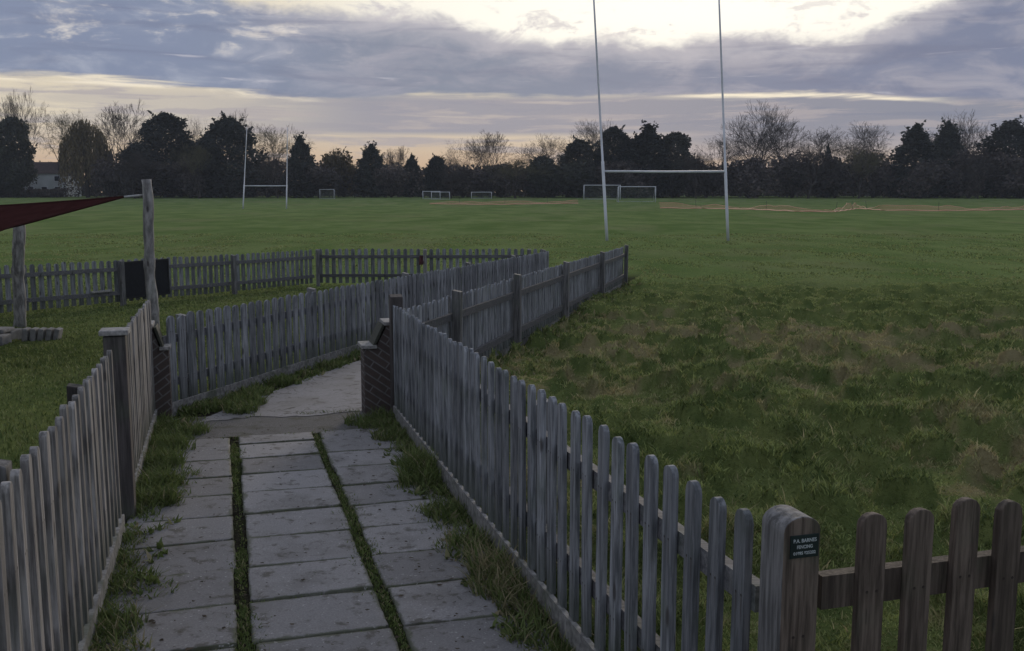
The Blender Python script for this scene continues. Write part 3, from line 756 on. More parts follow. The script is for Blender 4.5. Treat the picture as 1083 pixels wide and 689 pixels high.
# stone blocks at the foot of the left pole
bl = [(-.34, -.32, .0, .66, .30, .13, .08, 'long pale concrete block laid at the bottom front of the stack by the left pole'),
      (-.38, .2, .0, .55, .3, .14, -.1, 'thick concrete block behind the others, right at the foot of the left pole'),
      (-.36, -.05, .135, .5, .34, .05, .05, 'flat pale slab lying on top of the stone stack by the left pole'),
      (-.75, -.62, .0, .36, .24, .11, .3, 'rounded concrete block at the left end of the stack, cut by the frame edge')]
for (x, y, z, sx, sy, sz, rz, lab) in bl:
    o = link('stone_block', box_me('stone_block', sx, sy, sz, .018), M['stone']); X_ = -6.52+x; Y_ = 12.75+y
    o.location = (X_, Y_, T(X_, Y_)+z); o.rotation_euler = (0, random.uniform(-.03, .03), rz); tag(o, lab, 'stone block', 'loose blocks beside the left pole')
bk = box_me('brick_block', .065, .19, .17, .01)
for k in range(5):
    o = link('brick', bk, M['stone']); X_ = -6.46+.078*k; Y_ = 12.80+.05*k; o.location = (X_, Y_, T(X_, Y_)+.004-.006*k); o.rotation_euler = (0, .10+.035*k, .15)
    tag(o, 'upright grey brick in the row right of the stone stack, ' + ('first from the stack', 'second from the stack', 'third from the stack', 'fourth from the stack', 'outermost one')[k], 'brick', 'row of upright bricks')

# ---------------------------------------------------------------- rugby posts
def rugby(label, b0, b1, t0, t1, bar, r):
    c = (Vector(b0)+Vector(b1))/2; root = thing('rugby_posts', label, 'rugby posts', c, 'rugby posts on the field')
    for b, t in ((b0, t0), (b1, t1)):
        b = Vector(b); t = Vector(t); pts = [b.lerp(t, f)-c for f in (0, .1, .3, .302, .6, .8, 1)]
        path_tube('upright', pts, [r, r, r, r*.72, r*.68, r*.6, r*.5], M['white'], root, 10)
    p0 = Vector(b0).lerp(Vector(t0), bar/(t0[2]-b0[2])); p1 = Vector(b1).lerp(Vector(t1), bar/(t1[2]-b1[2]))
    path_tube('crossbar', [p0-c, (p0+p1)/2-c-Vector((0, 0, .02)), p1-c], r*.72, M['white'], root, 10)
def lean(px0, py0, px1, py1, y, zt):
    b = at(px0, py0, y); b.z = T(b.x, y)-.02; t = at(px1, py1, y); f = (zt-b.z)/(t.z-b.z); return b, b+(t-b)*f
b0, t0 = lean(642, 255, 628, 0, 43.7, 11.2); b1, t1 = lean(770, 254, 760.5, 0, 44.2, 11.2)
rugby('tall white near rugby posts, leaning slightly left, in front of the goals', b0, b1, t0, t1, 3.1, .068)
b0, t0 = lean(257, 221, 261, 138, 124, 9.6); b1, t1 = lean(303, 221, 304, 138, 124, 9.6)
rugby('small distant white rugby posts standing before the dark trees on the left', b0, b1, t0, t1, 2.9, .085)

# ---------------------------------------------------------------- goals
def goal(label, px0, px1, y, h, dep, r=.06, side=1, al=True):
    x0 = (px0-541.5)/1030*y*1.0; x1 = (px1-541.5)/1030*y; w = x1-x0; z = T(0, y); root = thing('football_goal', label, 'goal', ((x0+x1)/2, y, z), 'football goals')
    for s in (-1, 1): path_tube('goalpost', [(s*w/2, 0, -.03), (s*w/2, 0, h)], r, M['white'], root, 8)
    path_tube('crossbar', [(-w/2-r, 0, h), (w/2+r, 0, h)], r, M['white'], root, 8)
    for s in (-1, 1): path_tube('stanchion', [(s*w/2, 0, h), (s*w/2, dep*.35, h*.97), (s*w/2, dep, .05)], r*.5, M['white'], root, 6)
    path_tube('ground_bar', [(-w/2, dep, .05), (w/2, dep, .05)], r*.5, M['white'], root, 6)
    V = [(-w/2, 0, h), (w/2, 0, h), (w/2, dep*.35, h*.97), (-w/2, dep*.35, h*.97), (-w/2, dep, .05), (w/2, dep, .05), (-w/2, 0, 0), (w/2, 0, 0)]
    F4 = np.array([(0, 1, 2, 3), (3, 2, 5, 4)]); F5 = np.array([(6, 0, 3, 4), (1, 7, 5, 2)])
    link('net', mesh_np('net', V, [F4, F5]), M['net'], root)
goal('larger white football goal below the left half of the near rugby crossbar', 653, 692, 160, 2.5, 2.4)
goal('white football goal partly behind the left upright of the near rugby posts', 617, 655, 174, 2.5, 2.)
goal('low small goal alone in the middle distance before the brown hedge', 499, 520, 180, 1.15, 1.2, .05)
goal('left one of two small overlapping goals at the field edge', 448, 466, 177, 1.35, 1.2, .05)
goal('right one of two small overlapping goals at the field edge', 457, 476, 174, 1.3, 1.2, .05)
goal('faint goal at the field edge behind the right end of the far rugby posts', 340, 355, 177, 1.7, 1.2, .03)

# ---------------------------------------------------------------- orange barrier mesh lying across the field
def barrier(label, pts, stakes, seed, hh=.75):
    rr = random.Random(seed); W = []
    for (px, y) in pts: W.append(Vector(((px-541.5)/1030*y, y, 0)))
    P_ = []
    for a, b in zip(W, W[1:]):
        n = max(2, int((b-a).length/.6))
        for i in range(n): P_.append(a.lerp(b, i/n))
    P_.append(W[-1]); root = thing('barrier_mesh', label, 'barrier mesh', (P_[0].x, P_[0].y, T(P_[0].x, P_[0].y))); base = Vector(root.location)
    V = []; F = []; top = []; bot = []; n = len(P_)
    for i, p in enumerate(P_):
        f = float(fbm(np.array(i*.10), np.array(seed*3.1), seed, 3)); up = hh*max(.08, (f-.22)*1.7); lay = .35+.8*rr.random()*.3
        g = T(p.x, p.y)
        for k in range(4):
            t = k/3; V.append(Vector((p.x, p.y+lay*t*2.2, g+.04+up*t+.03*math.sin(i*.9+k)))-base)
        top.append(V[-1]); bot.append(V[-4])
    for i in range(n-1):
        for k in range(3): q = i*4+k; F.append((q, q+4, q+5, q+1))
    o = link('netting', mesh_np('netting', [tuple(v) for v in V], [np.array(F)], None, True), M['mesh'], root)
    path_tube('bottom_cord', bot, .06, M['orange'], root, 5)
    seg = []
    path_tube('top_cord', top, .022, M['orange'], root, 5)
    for s in stakes:
        i = int(s*(n-1)); p = V[i*4]; path_tube('stake', [p+Vector((0, .1, -.1)), p+Vector((rr.uniform(-.25, .25), .3, 1.0))], .02, M['iron'], root, 6)
barrier('slumped orange barrier mesh in the middle of the far field, left of the goals', [(455, 151), (530, 148), (575, 152), (611, 154)], (.2, .5, .8), 3, .7)
barrier('sagging orange barrier mesh right of the near rugby upright, ending mid field', [(697, 128), (740, 125), (790, 119), (840, 107), (880, 104), (893, 113), (905, 124)], (.1, .35, .6, .9), 5, .95)
barrier('orange barrier mesh at the far right of the field, running out of the view', [(906, 124), (930, 113), (990, 110), (1040, 113), (1090, 119), (1150, 122)], (.1, .4, .75), 8, .95)

# ---------------------------------------------------------------- trees
def bare_tree_segs(seed, H, trunk=.26, ang=.52, up=.10, levels=8, limbs=4, wander=.15):
    """forking winter tree: short trunk, fanning limbs, each fork thinner and shorter"""
    rr = random.Random(seed); main = []; twigs = []
    def grow(p, d, L, r, lev):
        n = 3 if lev < 4 else 2; q = p
        for i in range(n):
            d = (d+Vector((rr.gauss(0, wander), rr.gauss(0, wander), rr.gauss(up*.6, wander*.7)))).normalized()
            e = q+d*(L/n); r0 = r*(1-.30*i/n); r1 = r*(1-.30*(i+1)/n)
            (main if lev < 3 else twigs).append((*q, *e, max(r0, .018), max(r1, .016)))
            if 2 <= lev < levels-1 and rr.random() < .42: side(e, d, L*.55, r1*.5, lev+2)
            q = e
        if lev >= levels: return
        k = limbs if lev == 0 else (3 if rr.random() < (.28 if lev < 5 else .12) else 2)
        az0 = rr.uniform(0, 6.283)
        for j in range(k):
            az = az0+6.283*j/k+rr.gauss(0, .35); th = ang*rr.uniform(.55, 1.25)
            if k == 2: th *= (.55 if j == 0 else 1.2)
            s = d.orthogonal().normalized(); s.rotate(Matrix.Rotation(az, 3, d)); c = (d*math.cos(th)+s*math.sin(th)).normalized()
            c = (c+Vector((0, 0, up))).normalized()
            grow(q, c, L*(rr.uniform(.74, .92) if lev else .95)*(1. if j == 0 else .92), r1*(.83 if j == 0 else .70), lev+1)
    def side(p, d, L, r, lev):
        s = d.orthogonal().normalized(); s.rotate(Matrix.Rotation(rr.uniform(0, 6.283), 3, d)); th = rr.uniform(.5, 1.0)
        grow(p, (d*math.cos(th)+s*math.sin(th)).normalized(), L, max(r, .014), min(lev, levels))
    grow(Vector((0, 0, -.2)), Vector((rr.gauss(0, .03), rr.gauss(0, .03), 1)), H*trunk, H*.023, 0)
    m = np.array(main); t = np.array(twigs); k = H/max(m[:, 5].max(), np.percentile(t[:, 5], 99.7))
    m[:, :6] *= k; t[:, :6] *= k
    return m, t
BT = []
for sd, tr, an, up, lv, lb in ((1, .24, .56, .015, 8, 4), (2, .26, .40, .09, 8, 4), (7, .25, .62, .0, 8, 4), (5, .24, .48, .05, 8, 5)):
    m, t = bare_tree_segs(sd, 16, tr, an, up, lv, lb)
    V, F = tube_np(m, 6); a = mesh_np('trunk', V, F, None, True); V, F = tube_np(t, 3); b = mesh_np('crown', V, F)
    BT.append((a, b, len(t), float(np.percentile(t[:, 3], 98)-np.percentile(t[:, 3], 2))))
print('twigs', [b[2:] for b in BT])
def quads(P_, size, asp=1., seed=0, droop=0):
    r = np.random.default_rng(seed); n = len(P_); u = r.normal(size=(n, 3)); u /= np.linalg.norm(u, axis=1, keepdims=True); v = np.cross(u, r.normal(size=(n, 3))); v /= np.linalg.norm(v, axis=1, keepdims=True)
    if droop: u = np.stack([r.normal(0, .18, n), r.normal(0, .18, n), -np.ones(n)], 1); v = np.cross(u, r.normal(size=(n, 3))); v /= np.linalg.norm(v, axis=1, keepdims=True)
    s = np.asarray(size).reshape(-1, 1)*r.uniform(.6, 1.3, (n, 1)); a = u*s*asp; b = v*s
    V = np.stack([P_-a*.5, P_+b*.42, P_+a*.6, P_-b*.38], 1).reshape(-1, 3); return V, [np.arange(n*4).reshape(n, 4)], np.repeat(r.random(n), 4)
def conifer_pts(seed, n, prof, lumps, H=14., Rm=3.2):
    r = np.random.default_rng(seed); t = r.random(n)**.85; out = np.interp(t, [p[0] for p in prof], [p[1] for p in prof])*Rm
    a = r.uniform(0, 2*np.pi, n); lump = fbm((a/6.283*7)+seed, t*lumps, seed, 3); rad = out*(.35+.75*np.sqrt(r.random(n)))*(.62+.75*lump)
    tier = 1+.18*np.sin(t*lumps*6.283+a*1.5); rad *= tier
    z = H*(t*.96+.02)+r.normal(0, .2, n)-rad*.08
    return np.stack([np.cos(a)*rad, np.sin(a)*rad, z], 1)
CT = []
for sd, prof, lm, Rm in ((11, ((0, .55), (.08, .9), (.3, 1), (.6, .75), (.85, .4), (1, .06)), 6, 3.3), (12, ((0, .7), (.1, .95), (.4, 1), (.7, .82), (.9, .5), (1, .12)), 4, 3.4), (13, ((0, .1), (.12, .2), (.2, .8), (.45, 1), (.75, .85), (.92, .6), (1, .15)), 3, 3.6), (14, ((0, .8), (.15, 1), (.5, .78), (.8, .42), (1, .04)), 8, 3.4)):
    p = conifer_pts(sd, 9500, prof, lm, 14., Rm)
    # leading shoots and side sprays break the outline
    r = np.random.default_rng(sd+50); ex = []
    for k in range(70):
        j = r.integers(len(p)); c = p[j]; o = np.array([c[0], c[1], 0]); o = o/(np.linalg.norm(o)+1e-6); dv = o*.55+np.array([0, 0, .9])
        ex.append(c+np.linspace(.1, r.uniform(.7, 1.5), 16)[:, None]*dv+r.normal(0, .12, (16, 3)))
    p = np.concatenate([p]+ex); V, F, sh = quads(p, .33, 1.5, sd)
    b = mesh_np('crown', V, F, dict(shade=sh)); V, F = tube_np([(0, 0, -.3, 0, 0, 6, .24, .17), (0, 0, 6, .1, 0, 12.8, .17, .03)], 7); a = mesh_np('trunk', V, F, None, True); CT.append((a, b))
def blob_pts(seed, n, H, Rm):
    r = np.random.default_rng(seed); C_ = []; k = 16
    for i in range(k):
        a = r.uniform(0, 6.283); rr = Rm*.62*np.sqrt(r.random()); C_.append((np.cos(a)*rr, np.sin(a)*rr, H*r.uniform(.25, .8), Rm*r.uniform(.28, .5)))
    out = []
    for c in C_:
        m = n//k; d = r.normal(size=(m, 3)); d /= np.linalg.norm(d, axis=1, keepdims=True); out.append(np.array(c[:3])+d*c[3]*(.4+.7*r.random((m, 1))))
    p = np.concatenate(out); return p[p[:, 2] > .05]
def shrub_mesh(seed, H, Rm, n=3800, size=.34):
    p = blob_pts(seed, n, H, Rm); r = np.random.default_rng(seed); V, F, sh = quads(p, size, 1.4, seed); b = mesh_np('crown', V, F, dict(shade=sh))
    seg = []
    for k in range(9):
        a = r.uniform(0, 6.283); e = np.array([np.cos(a)*Rm*.5, np.sin(a)*Rm*.5, H*.6]); seg.append((0, 0, -.2, *e, .1, .03))
    V, F = tube_np(seg, 5); return mesh_np('trunk', V, F), b
SB = [shrub_mesh(31, 6, 3.6), shrub_mesh(32, 6, 3.2), shrub_mesh(33, 6, 4.)]
def willow_mesh():
    r = np.random.default_rng(77); P_ = []
    for k in range(420):
        a = r.uniform(0, 6.283); rr = 4.4*np.sqrt(r.random()); z0 = 13.5*np.sqrt(max(0, 1-(rr/5.2)**2)); L = r.uniform(.25, .8)*z0; m = int(L*3.2)+2
        P_.append(np.stack([np.cos(a)*rr*1.02+r.normal(0, .14, m), np.sin(a)*rr*1.02+r.normal(0, .14, m), z0-np.linspace(0, L, m)+r.normal(0, .12, m)], 1))
    V, F, sh = quads(np.concatenate(P_), .26, 2.6, 78, 1); b = mesh_np('crown', V, F, dict(shade=sh)); V, F = tube_np([(0, 0, -.3, 0, 0, 5, .4, .3), (0, 0, 5, 1.5, 0, 11, .24, .06), (0, 0, 5, -1.6, .3, 11, .24, .06), (0, 0, 5, 0, .6, 12.5, .24, .05)], 7)
    return mesh_np('trunk', V, F), b
WL = willow_mesh()
def plant(name, label, cat, me, mt, mc, px, top, Y, H0, wpx=None, W0=None, group=None, rz=None, yoff=0):
    """a tree whose top shows at photo row `top`, standing at distance Y"""
    z = T(0, Y); h = at(px, top, Y).z-z; k = h/H0; x = (px-541.5)/1030*Y; root = thing(name, label, cat, (x, Y, z), group, random.uniform(0, 6.28) if rz is None else rz)
    kw = k if wpx is None else (wpx/1030*Y)/W0
    root.scale = (kw, kw, k)
    for nm, m_, mm in (('trunk', me[0], mt), ('crown', me[1], mc)):
        if mm is not None and len(m_.materials) == 0: m_.materials.append(mm)
        if m_.materials and mm is not None and m_.materials[0] != mm: m_ = m_.copy(); m_.materials.clear(); m_.materials.append(mm)
        o = link(nm, m_, None, root)
    return root
# bare trees: (photo column, top row, distance, variant, width, label, olive)
bare = [(24, 95, 192, 1, 40, 'tall bare tree with upright twigs above the ragged evergreen at the left edge', 0),
 (63, 117, 205, 0, 50, 'olive tinged bare tree between the leftmost dark trees and the willow', 1),
 (126, 108, 198, 1, 60, 'bushy bare tree rising right behind the brown willow', 0),
 (207, 126, 212, 2, 50, 'low bare crown filling the gap right of the flat topped dark pine', 0),
 (255, 117, 206, 1, 42, 'upright bare twigs standing over the dark evergreen beside the far rugby posts', 0),
 (287, 131, 200, 0, 52, 'sunlit bare tree framed between the two far rugby uprights', 1),  # paler olive twigs: sunlight on this crown put into the colour
 (356, 158, 210, 2, 42, 'small pale bare tree right of the dark round topped conifer', 1),
 (428, 155, 214, 1, 34, 'thin bare tree in the gap between two small dark conifers', 0),
 (495, 149, 203, 2, 56, 'round bare tree, leftmost of the three standing together in mid view', 0),
 (530, 139, 208, 1, 44, 'upright bare tree, middle of the three standing together in mid view', 0),
 (570, 142, 200, 3, 56, 'wide bare tree, right one of the three standing together in mid view', 0),
 (620, 126, 199, 0, 46, 'bare tree whose crown stands left of the near left rugby upright', 0),
 (752, 143, 206, 0, 44, 'small faint bare tree just left of the near right rugby upright', 0),
 (797, 107, 190, 3, 70, 'biggest bare tree, spreading crown just right of the near right rugby upright', 0),
 (830, 127, 194, 0, 46, 'leaning bare tree touching the right side of the biggest bare tree', 0),
 (867, 136, 203, 0, 56, 'low wide bare tree in the gap right of the leaning bare tree', 0),
 (893, 150, 211, 2, 44, 'small olive bare tree half sunk in the hedge on the right', 1),
 (923, 129, 199, 0, 52, 'round bare tree left of the paired spiky conifers', 0),
 (1022, 120, 204, 3, 60, 'fan shaped bare tree between the paired conifers and the last conifer', 0),
 (975, 140, 214, 1, 40, 'bare tree hidden low behind the paired conifers', 0),
 (165, 132, 212, 0, 50, 'bare tree behind the flat topped dark pine', 0)]
bare += [(146, 158, 181, 0, 40, 'low brown bare tree in front of the bush under the flat topped pine', 0), (214, 152, 181, 1, 34, 'thin bare tree standing before the dark trees left of the far rugby posts', 1), (296, 160, 182, 3, 36, 'low bare tree in front of the bush between the far rugby uprights', 0),
 (478, 168, 181, 2, 40, 'low bare tree in front of the bush under the left tree of three', 0), (545, 166, 181, 0, 44, 'low bare tree in front of the bush under the middle tree of three', 1), (735, 158, 180, 3, 36, 'low bare tree left of the near right rugby upright, before the hedge', 0), (852, 158, 180, 0, 44, 'low bare tree standing before the hedge under the leaning bare tree', 0), (905, 156, 180, 1, 40, 'low bare tree standing before the hedge right of the thin little conifer', 1), (1030, 158, 179, 2, 44, 'low bare tree before the hedge under the fan shaped bare tree', 0)]
for (px, tp, Y, v, w, lab, ol) in bare:
    plant('bare_tree', lab, 'bare tree', BT[v][:2], M['bark'], M['twig_olive'] if ol else M['twig'], px, tp, Y, 16., w, BT[v][3], 'bare trees of the far belt')
con = [(22, 121, 187, 2, 40, 'dark ragged evergreen at the left edge below the tall thin bare tree', 'ivy'),
 (8, 150, 190, 1, 40, 'dark bushy evergreen cut by the left edge of the view', 'ivy'),
 (181, 117, 194, 2, 58, 'flat topped dark pine left of the far rugby posts', 'conifer'),
 (150, 150, 198, 1, 46, 'dark low evergreen tucked under the left side of the flat topped pine', 'conifer'),
 (205, 148, 197, 1, 40, 'dark low evergreen under the right side of the flat topped pine', 'ivy'),
 (247, 122, 188, 1, 62, 'broad dark evergreen directly behind the left far rugby upright', 'conifer'),
 (225, 138, 192, 0, 42, 'narrower dark evergreen touching the left side of the broad one', 'ivy'),
 (321, 142, 186, 0, 36, 'dark round topped conifer standing alone just right of the far rugby posts', 'conifer'),
 (395, 151, 190, 0, 38, 'dark conifer with ragged top left of the small conifer pair', 'conifer'),
 (437, 163, 194, 3, 28, 'small dark conifer, left of the small pair', 'conifer'),
 (463, 164, 188, 1, 28, 'small dark conifer, right of the small pair, above the two small goals', 'conifer'),
 (573, 164, 192, 1, 38, 'low dark ivy tree under the right bare tree of the mid view group', 'ivy'),
 (612, 146, 194, 1, 46, 'dark evergreen below the bare crown left of the near left upright', 'ivy'),
 (648, 132, 191, 2, 40, 'dark round headed pine touching the near left rugby upright', 'conifer'),
 (683, 130, 188, 0, 58, 'tallest evergreen of the big dark clump above the near crossbar', 'conifer'),
 (711, 138, 190, 2, 40, 'right hand evergreen of the big dark clump above the near crossbar', 'ivy'),
 (665, 146, 193, 1, 48, 'middle evergreen filling the big dark clump above the near crossbar', 'ivy'),
 (871, 152, 189, 3, 16, 'thin little dark conifer poking out of the hedge right of the bare trees', 'conifer'),
 (962, 129, 186, 3, 58, 'left one of the paired spiky conifers on the right', 'conifer'),
 (995, 126, 190, 3, 46, 'right one of the paired spiky conifers on the right', 'conifer'),
 (1060, 126, 186, 1, 60, 'last dark conifer, broad, close to the right edge of the view', 'conifer'),
 (1088, 160, 182, 1, 40, 'dark evergreen cut by the right edge of the view', 'ivy')]
for (px, tp, Y, v, w, lab, mm) in con:
    plant('evergreen_tree', lab, 'evergreen tree', CT[v], M['bark'], M[mm], px, tp, Y, 14.4, w, 7.2, 'evergreens of the far belt')
plant('willow_tree', 'brown weeping willow with hanging withies on the left, before the bare trees', 'willow', WL, M['bark'], M['willow'], 97, 127, 188, 13.6, 54, 9.2)
sh = [(365, 162, 193, 0, 56, 'rounded olive bush right of the lone round topped conifer', 'willow'), (120, 165, 186, 1, 50, 'brown scrubby bush at the right foot of the willow', 'scrub'), (160, 172, 184, 2, 60, 'brown bush under the flat topped pine', 'scrub'), (205, 170, 184, 0, 56, 'brown bush left of the broad evergreen by the far rugby posts', 'scrub'),
 (285, 172, 190, 1, 50, 'brown bush between the far rugby uprights', 'scrub'), (340, 176, 187, 2, 50, 'low brown bush at the foot of the lone conifer', 'scrub'), (415, 178, 189, 0, 46, 'low brown bush between the ragged conifer and the small pair', 'scrub'), (490, 176, 188, 1, 60, 'brown bush under the left bare tree of the mid view group', 'scrub'), (530, 174, 190, 2, 60, 'brown bush under the middle bare tree of the mid view group', 'scrub'),
 (575, 172, 187, 0, 50, 'dark bush left of the big evergreen clump', 'ivy'), (610, 170, 186, 1, 60, 'dark bush behind the farther big goal', 'ivy'), (660, 172, 184, 2, 64, 'dark bush behind the nearest goal', 'scrub'), (710, 168, 186, 0, 56, 'dark bush at the right foot of the big evergreen clump', 'ivy'), (745, 168, 185, 1, 54, 'hedge bush left of the near right rugby upright', 'scrub'), (790, 168, 184, 2, 64, 'hedge bush under the biggest bare tree', 'scrub'),
 (835, 165, 186, 0, 60, 'hedge bush under the leaning bare tree', 'scrub'), (880, 164, 185, 1, 62, 'hedge bush around the thin little conifer', 'scrub'), (920, 162, 187, 2, 60, 'hedge bush left of the paired spiky conifers', 'scrub'), (1020, 160, 184, 0, 64, 'hedge bush between the paired conifers and the last conifer', 'scrub'), (1075, 165, 180, 1, 66, 'hedge bush at the right edge of the view', 'scrub'), (970, 172, 182, 2, 62, 'hedge bush at the foot of the paired spiky conifers', 'scrub')]
for (px, tp, Y, v, w, lab, mm) in sh:
    plant('bush', lab, 'bush', SB[v], M['bark'], M[mm], px, tp, Y, 5.6, w, 7.4, 'bushes along the far field edge')
def undergrowth():
    n = 60000; r = np.random.default_rng(5); x = r.uniform(-135, 135, n); top = 4.6+3.2*fbm(x*.12, x*0, 3, 4)+1.4*(fbm(x*.8, x*0, 9, 3)-.5)
    px = x/198*1030+541.5; gap = smooth(26, 34, px)*(1-smooth(82, 92, px)); y = r.uniform(188, 206, n); y = np.where(gap > .3, r.uniform(188, 193, n), y); top = np.where(gap > .3, top*.28, top)
    z = tz(x, y)+top*r.random(n)**.8; z = np.where(y < 190, tz(x, y)+(z-tz(x, y))*.8, z)
    V, F, s = quads(np.stack([x, y, z], 1), .36, 1.8, 6); tag(link('undergrowth', mesh_np('undergrowth', V, F, dict(shade=s)), M['scrub']), 'dark tangled undergrowth filling the tree belt', None, None, 'stuff')
    # a second far mass closing the view under the trees
    n = 60000; x = r.uniform(-190, 190, n); top = np.where(r.random(n) < .5, 3., 5.5+3.*fbm(x*.1, x*0, 13, 4)); y = r.uniform(222, 236, n); z = tz(x, y)+top*r.random(n)
    V, F, s = quads(np.stack([x, y, z], 1), .55, 1.6, 7); tag(link('far_hedge', mesh_np('far_hedge', V, F, dict(shade=s)), M['ivy']), 'far dark hedge mass behind the tree belt', None, None, 'stuff')
undergrowth()
# pale house among the left trees
def house():
    Y = 208; x = (60-541.5)/1030*Y; z = T(0, Y); root = thing('house', 'pale rendered house half hidden behind the trees on the left', 'house', (x, Y, z))
    link('wall', box_me('wall', 9.2, 7, 4.9, .02, -.2), M['wall'], root)
    bm = bmesh.new(); v = [bm.verts.new(c) for c in ((-4.9, -3.8, 4.7), (4.9, -3.8, 4.7), (4.9, 3.8, 4.7), (-4.9, 3.8, 4.7), (-4.9, 0, 7.2), (4.9, 0, 7.2))]
    for f in ((0, 1, 5, 4), (2, 3, 4, 5), (0, 4, 3), (1, 2, 5), (3, 2, 1, 0)): bm.faces.new([v[i] for i in f])
    rf = link('roof', bm_mesh('roof', bm), M['roof'], root); ch = link('chimney', box_me('chimney', .7, .7, 1.9, .02), M['roof'], rf); ch.location = (2.6, .3, 6.2)
    for px_, pz in ((-2.8, .9), (0, .9), (2.8, .9), (-2.8, 3.1), (2.8, 3.1)):
        w = link('window', box_me('window', 1.3, .1, 1.2, .01), M['white'], root); w.location = (px_, -3.52, pz)
        g = link('pane', box_me('pane', 1.1, .02, 1.0, .004), M['glass'], w); g.location = (0, -.055, .1)
house()

# ---------------------------------------------------------------- world: dusk clouds
W = bpy.data.worlds.new('World'); scn.world = W; W.use_nodes = True; nt = W.node_tree
def dirpx(px, py):
    p = at(px, py, 1.)-Vector((0, 0, EYE)); return math.degrees(math.atan2(p.x, p.y)), math.degrees(math.atan2(p.z, math.hypot(p.x, p.y)))
SUN_AZ, SUN_EL = dirpx(735, 20)[0], 12.5
bg = nt.nodes['Background']
g = coord(nt, 'Generated'); sep = nt.nodes.new('ShaderNodeSeparateXYZ'); nt.links.new(g.so, sep.inputs[0])
DX, DY, DZ = (S(nt, sep.outputs[i]) for i in range(3))
az = DX.m('ARCTAN2', DY)*57.2958; el = DZ.m('ARCSINE')*57.2958
def curve(pts, lo=-42., hi=42., emax=20.):
    n = nt.nodes.new('ShaderNodeFloatCurve'); c = n.mapping.curves[0]; q = sorted(((a-lo)/(hi-lo), (e+4)/(emax+4)) for a, e in (dirpx(*p) for p in pts))
    q = [(0., q[0][1])]+q+[(1., q[-1][1])]
    while len(c.points) < len(q): c.points.new(.5, .5)
    for k, (u, v) in enumerate(q): c.points[k].location = (u, v); c.points[k].handle_type = 'AUTO'
    n.mapping.use_clip = False; n.mapping.update()
    x = ((az-lo)/(hi-lo)).m('MAXIMUM', 0.).m('MINIMUM', 1.); nt.links.new(x.so, n.inputs['Value']); return S(nt, n.outputs[0])*(emax+4)-4.
def sk(kx, ky, off=0.): return xyz(nt, az*kx+off, el*ky, off)
n_big = noise(nt, sk(.13, .42), 1., 6, .6, .4)-.5
n_edge = noise(nt, sk(.55, .95, 3.), 1., 7, .62, .5)-.5
n_str = noise(nt, sk(.085, 1.15, 7.), 1., 6, .58, .6)
n_str2 = noise(nt, sk(.16, 2.0, 17.), 1., 6, .6, .5)
n_fine = noise(nt, sk(1.5, 2.2, 31.), 1., 6, .65)-.5
n_puff = noise(nt, sk(.26, .75, 23.), 1., 8, .62, .7)
top = curve([(0, -35), (100, -40), (170, -22), (215, -4), (300, 14), (380, 20), (470, 24), (515, 40), (560, 47), (600, 50), (640, 43), (700, 53), (760, 43), (800, 40), (850, 45), (900, 43), (960, 22), (1000, 4), (1040, -18), (1083, -40)])
bot = curve([(0, 80), (80, 83), (160, 89), (230, 96), (300, 103), (390, 107), (450, 103), (520, 104), (600, 105), (700, 103), (770, 102), (900, 100), (1000, 105), (1083, 107)])
rgt = sstep(az, -6., 22.); lft = sstep(az, -6., -20.)
# clear sky behind: peach horizon, cream above
hz = cmix(nt, rgt, lin(198, 168, 138), lin(182, 160, 144))
cream = cmix(nt, rgt, lin(214, 202, 180), lin(206, 194, 178))
c = cmix(nt, sstep(el, .8, 4.4), hz, cream)
# glow round the hidden sun
sd = nt.nodes.new('ShaderNodeVectorMath'); sd.operation = 'DOT_PRODUCT'; nt.links.new(g.so, sd.inputs[0])
sv = (math.sin(R(SUN_AZ))*math.cos(R(SUN_EL)), math.cos(R(SUN_AZ))*math.cos(R(SUN_EL)), math.sin(R(SUN_EL))); sd.inputs[1].default_value = sv
ang = S(nt, sd.outputs['Value']).m('MINIMUM', 1.).m('ARCCOSINE')*57.2958
glow = sstep(ang, 24., 2.)
c = cmix(nt, sstep(el, 5.5, 8.5)*sstep(ang, 30., 12.), c, (.88, .84, .745))
c = cmix(nt, glow*sstep(el, 6., 10.), c, (1.02, .98, .88))
# pale high wisps to the left of the bright gap
c = cmix(nt, sstep(n_puff, .5, .68)*sstep(az, 2., -14.)*sstep(el, 7., 9.)*.8, c, lin(176, 178, 190))
# grey veil below the bank with streaks of cream
veil_c = cmix(nt, rgt, lin(147, 146, 157), lin(125, 130, 147))
vb = sstep(el, 2.2, 3.6)*sstep(el, 6.0, 5.0)
veil = vb*sstep(n_str, .62, .40)*(1.-lft*.6)
veil = veil.m('MAXIMUM', sstep(az, 3., 12.)*sstep(el, 1.5, 3.1)*sstep(el, 5.75, 5.2)*.92)
veil = veil.m('MAXIMUM', sstep(az, -21., -7.)*sstep(el, 3.0, 3.45)*sstep(el, 5.6, 5.1)*.95*sstep(n_str2, .70, .54))
c = cmix(nt, veil, c, veil_c)
c = cmix(nt, sstep(n_str2+n_fine*.12, .49, .62)*sstep(el, .8, 2.)*sstep(el, 6.9, 5.8)*.7, c, lin(165, 158, 162))
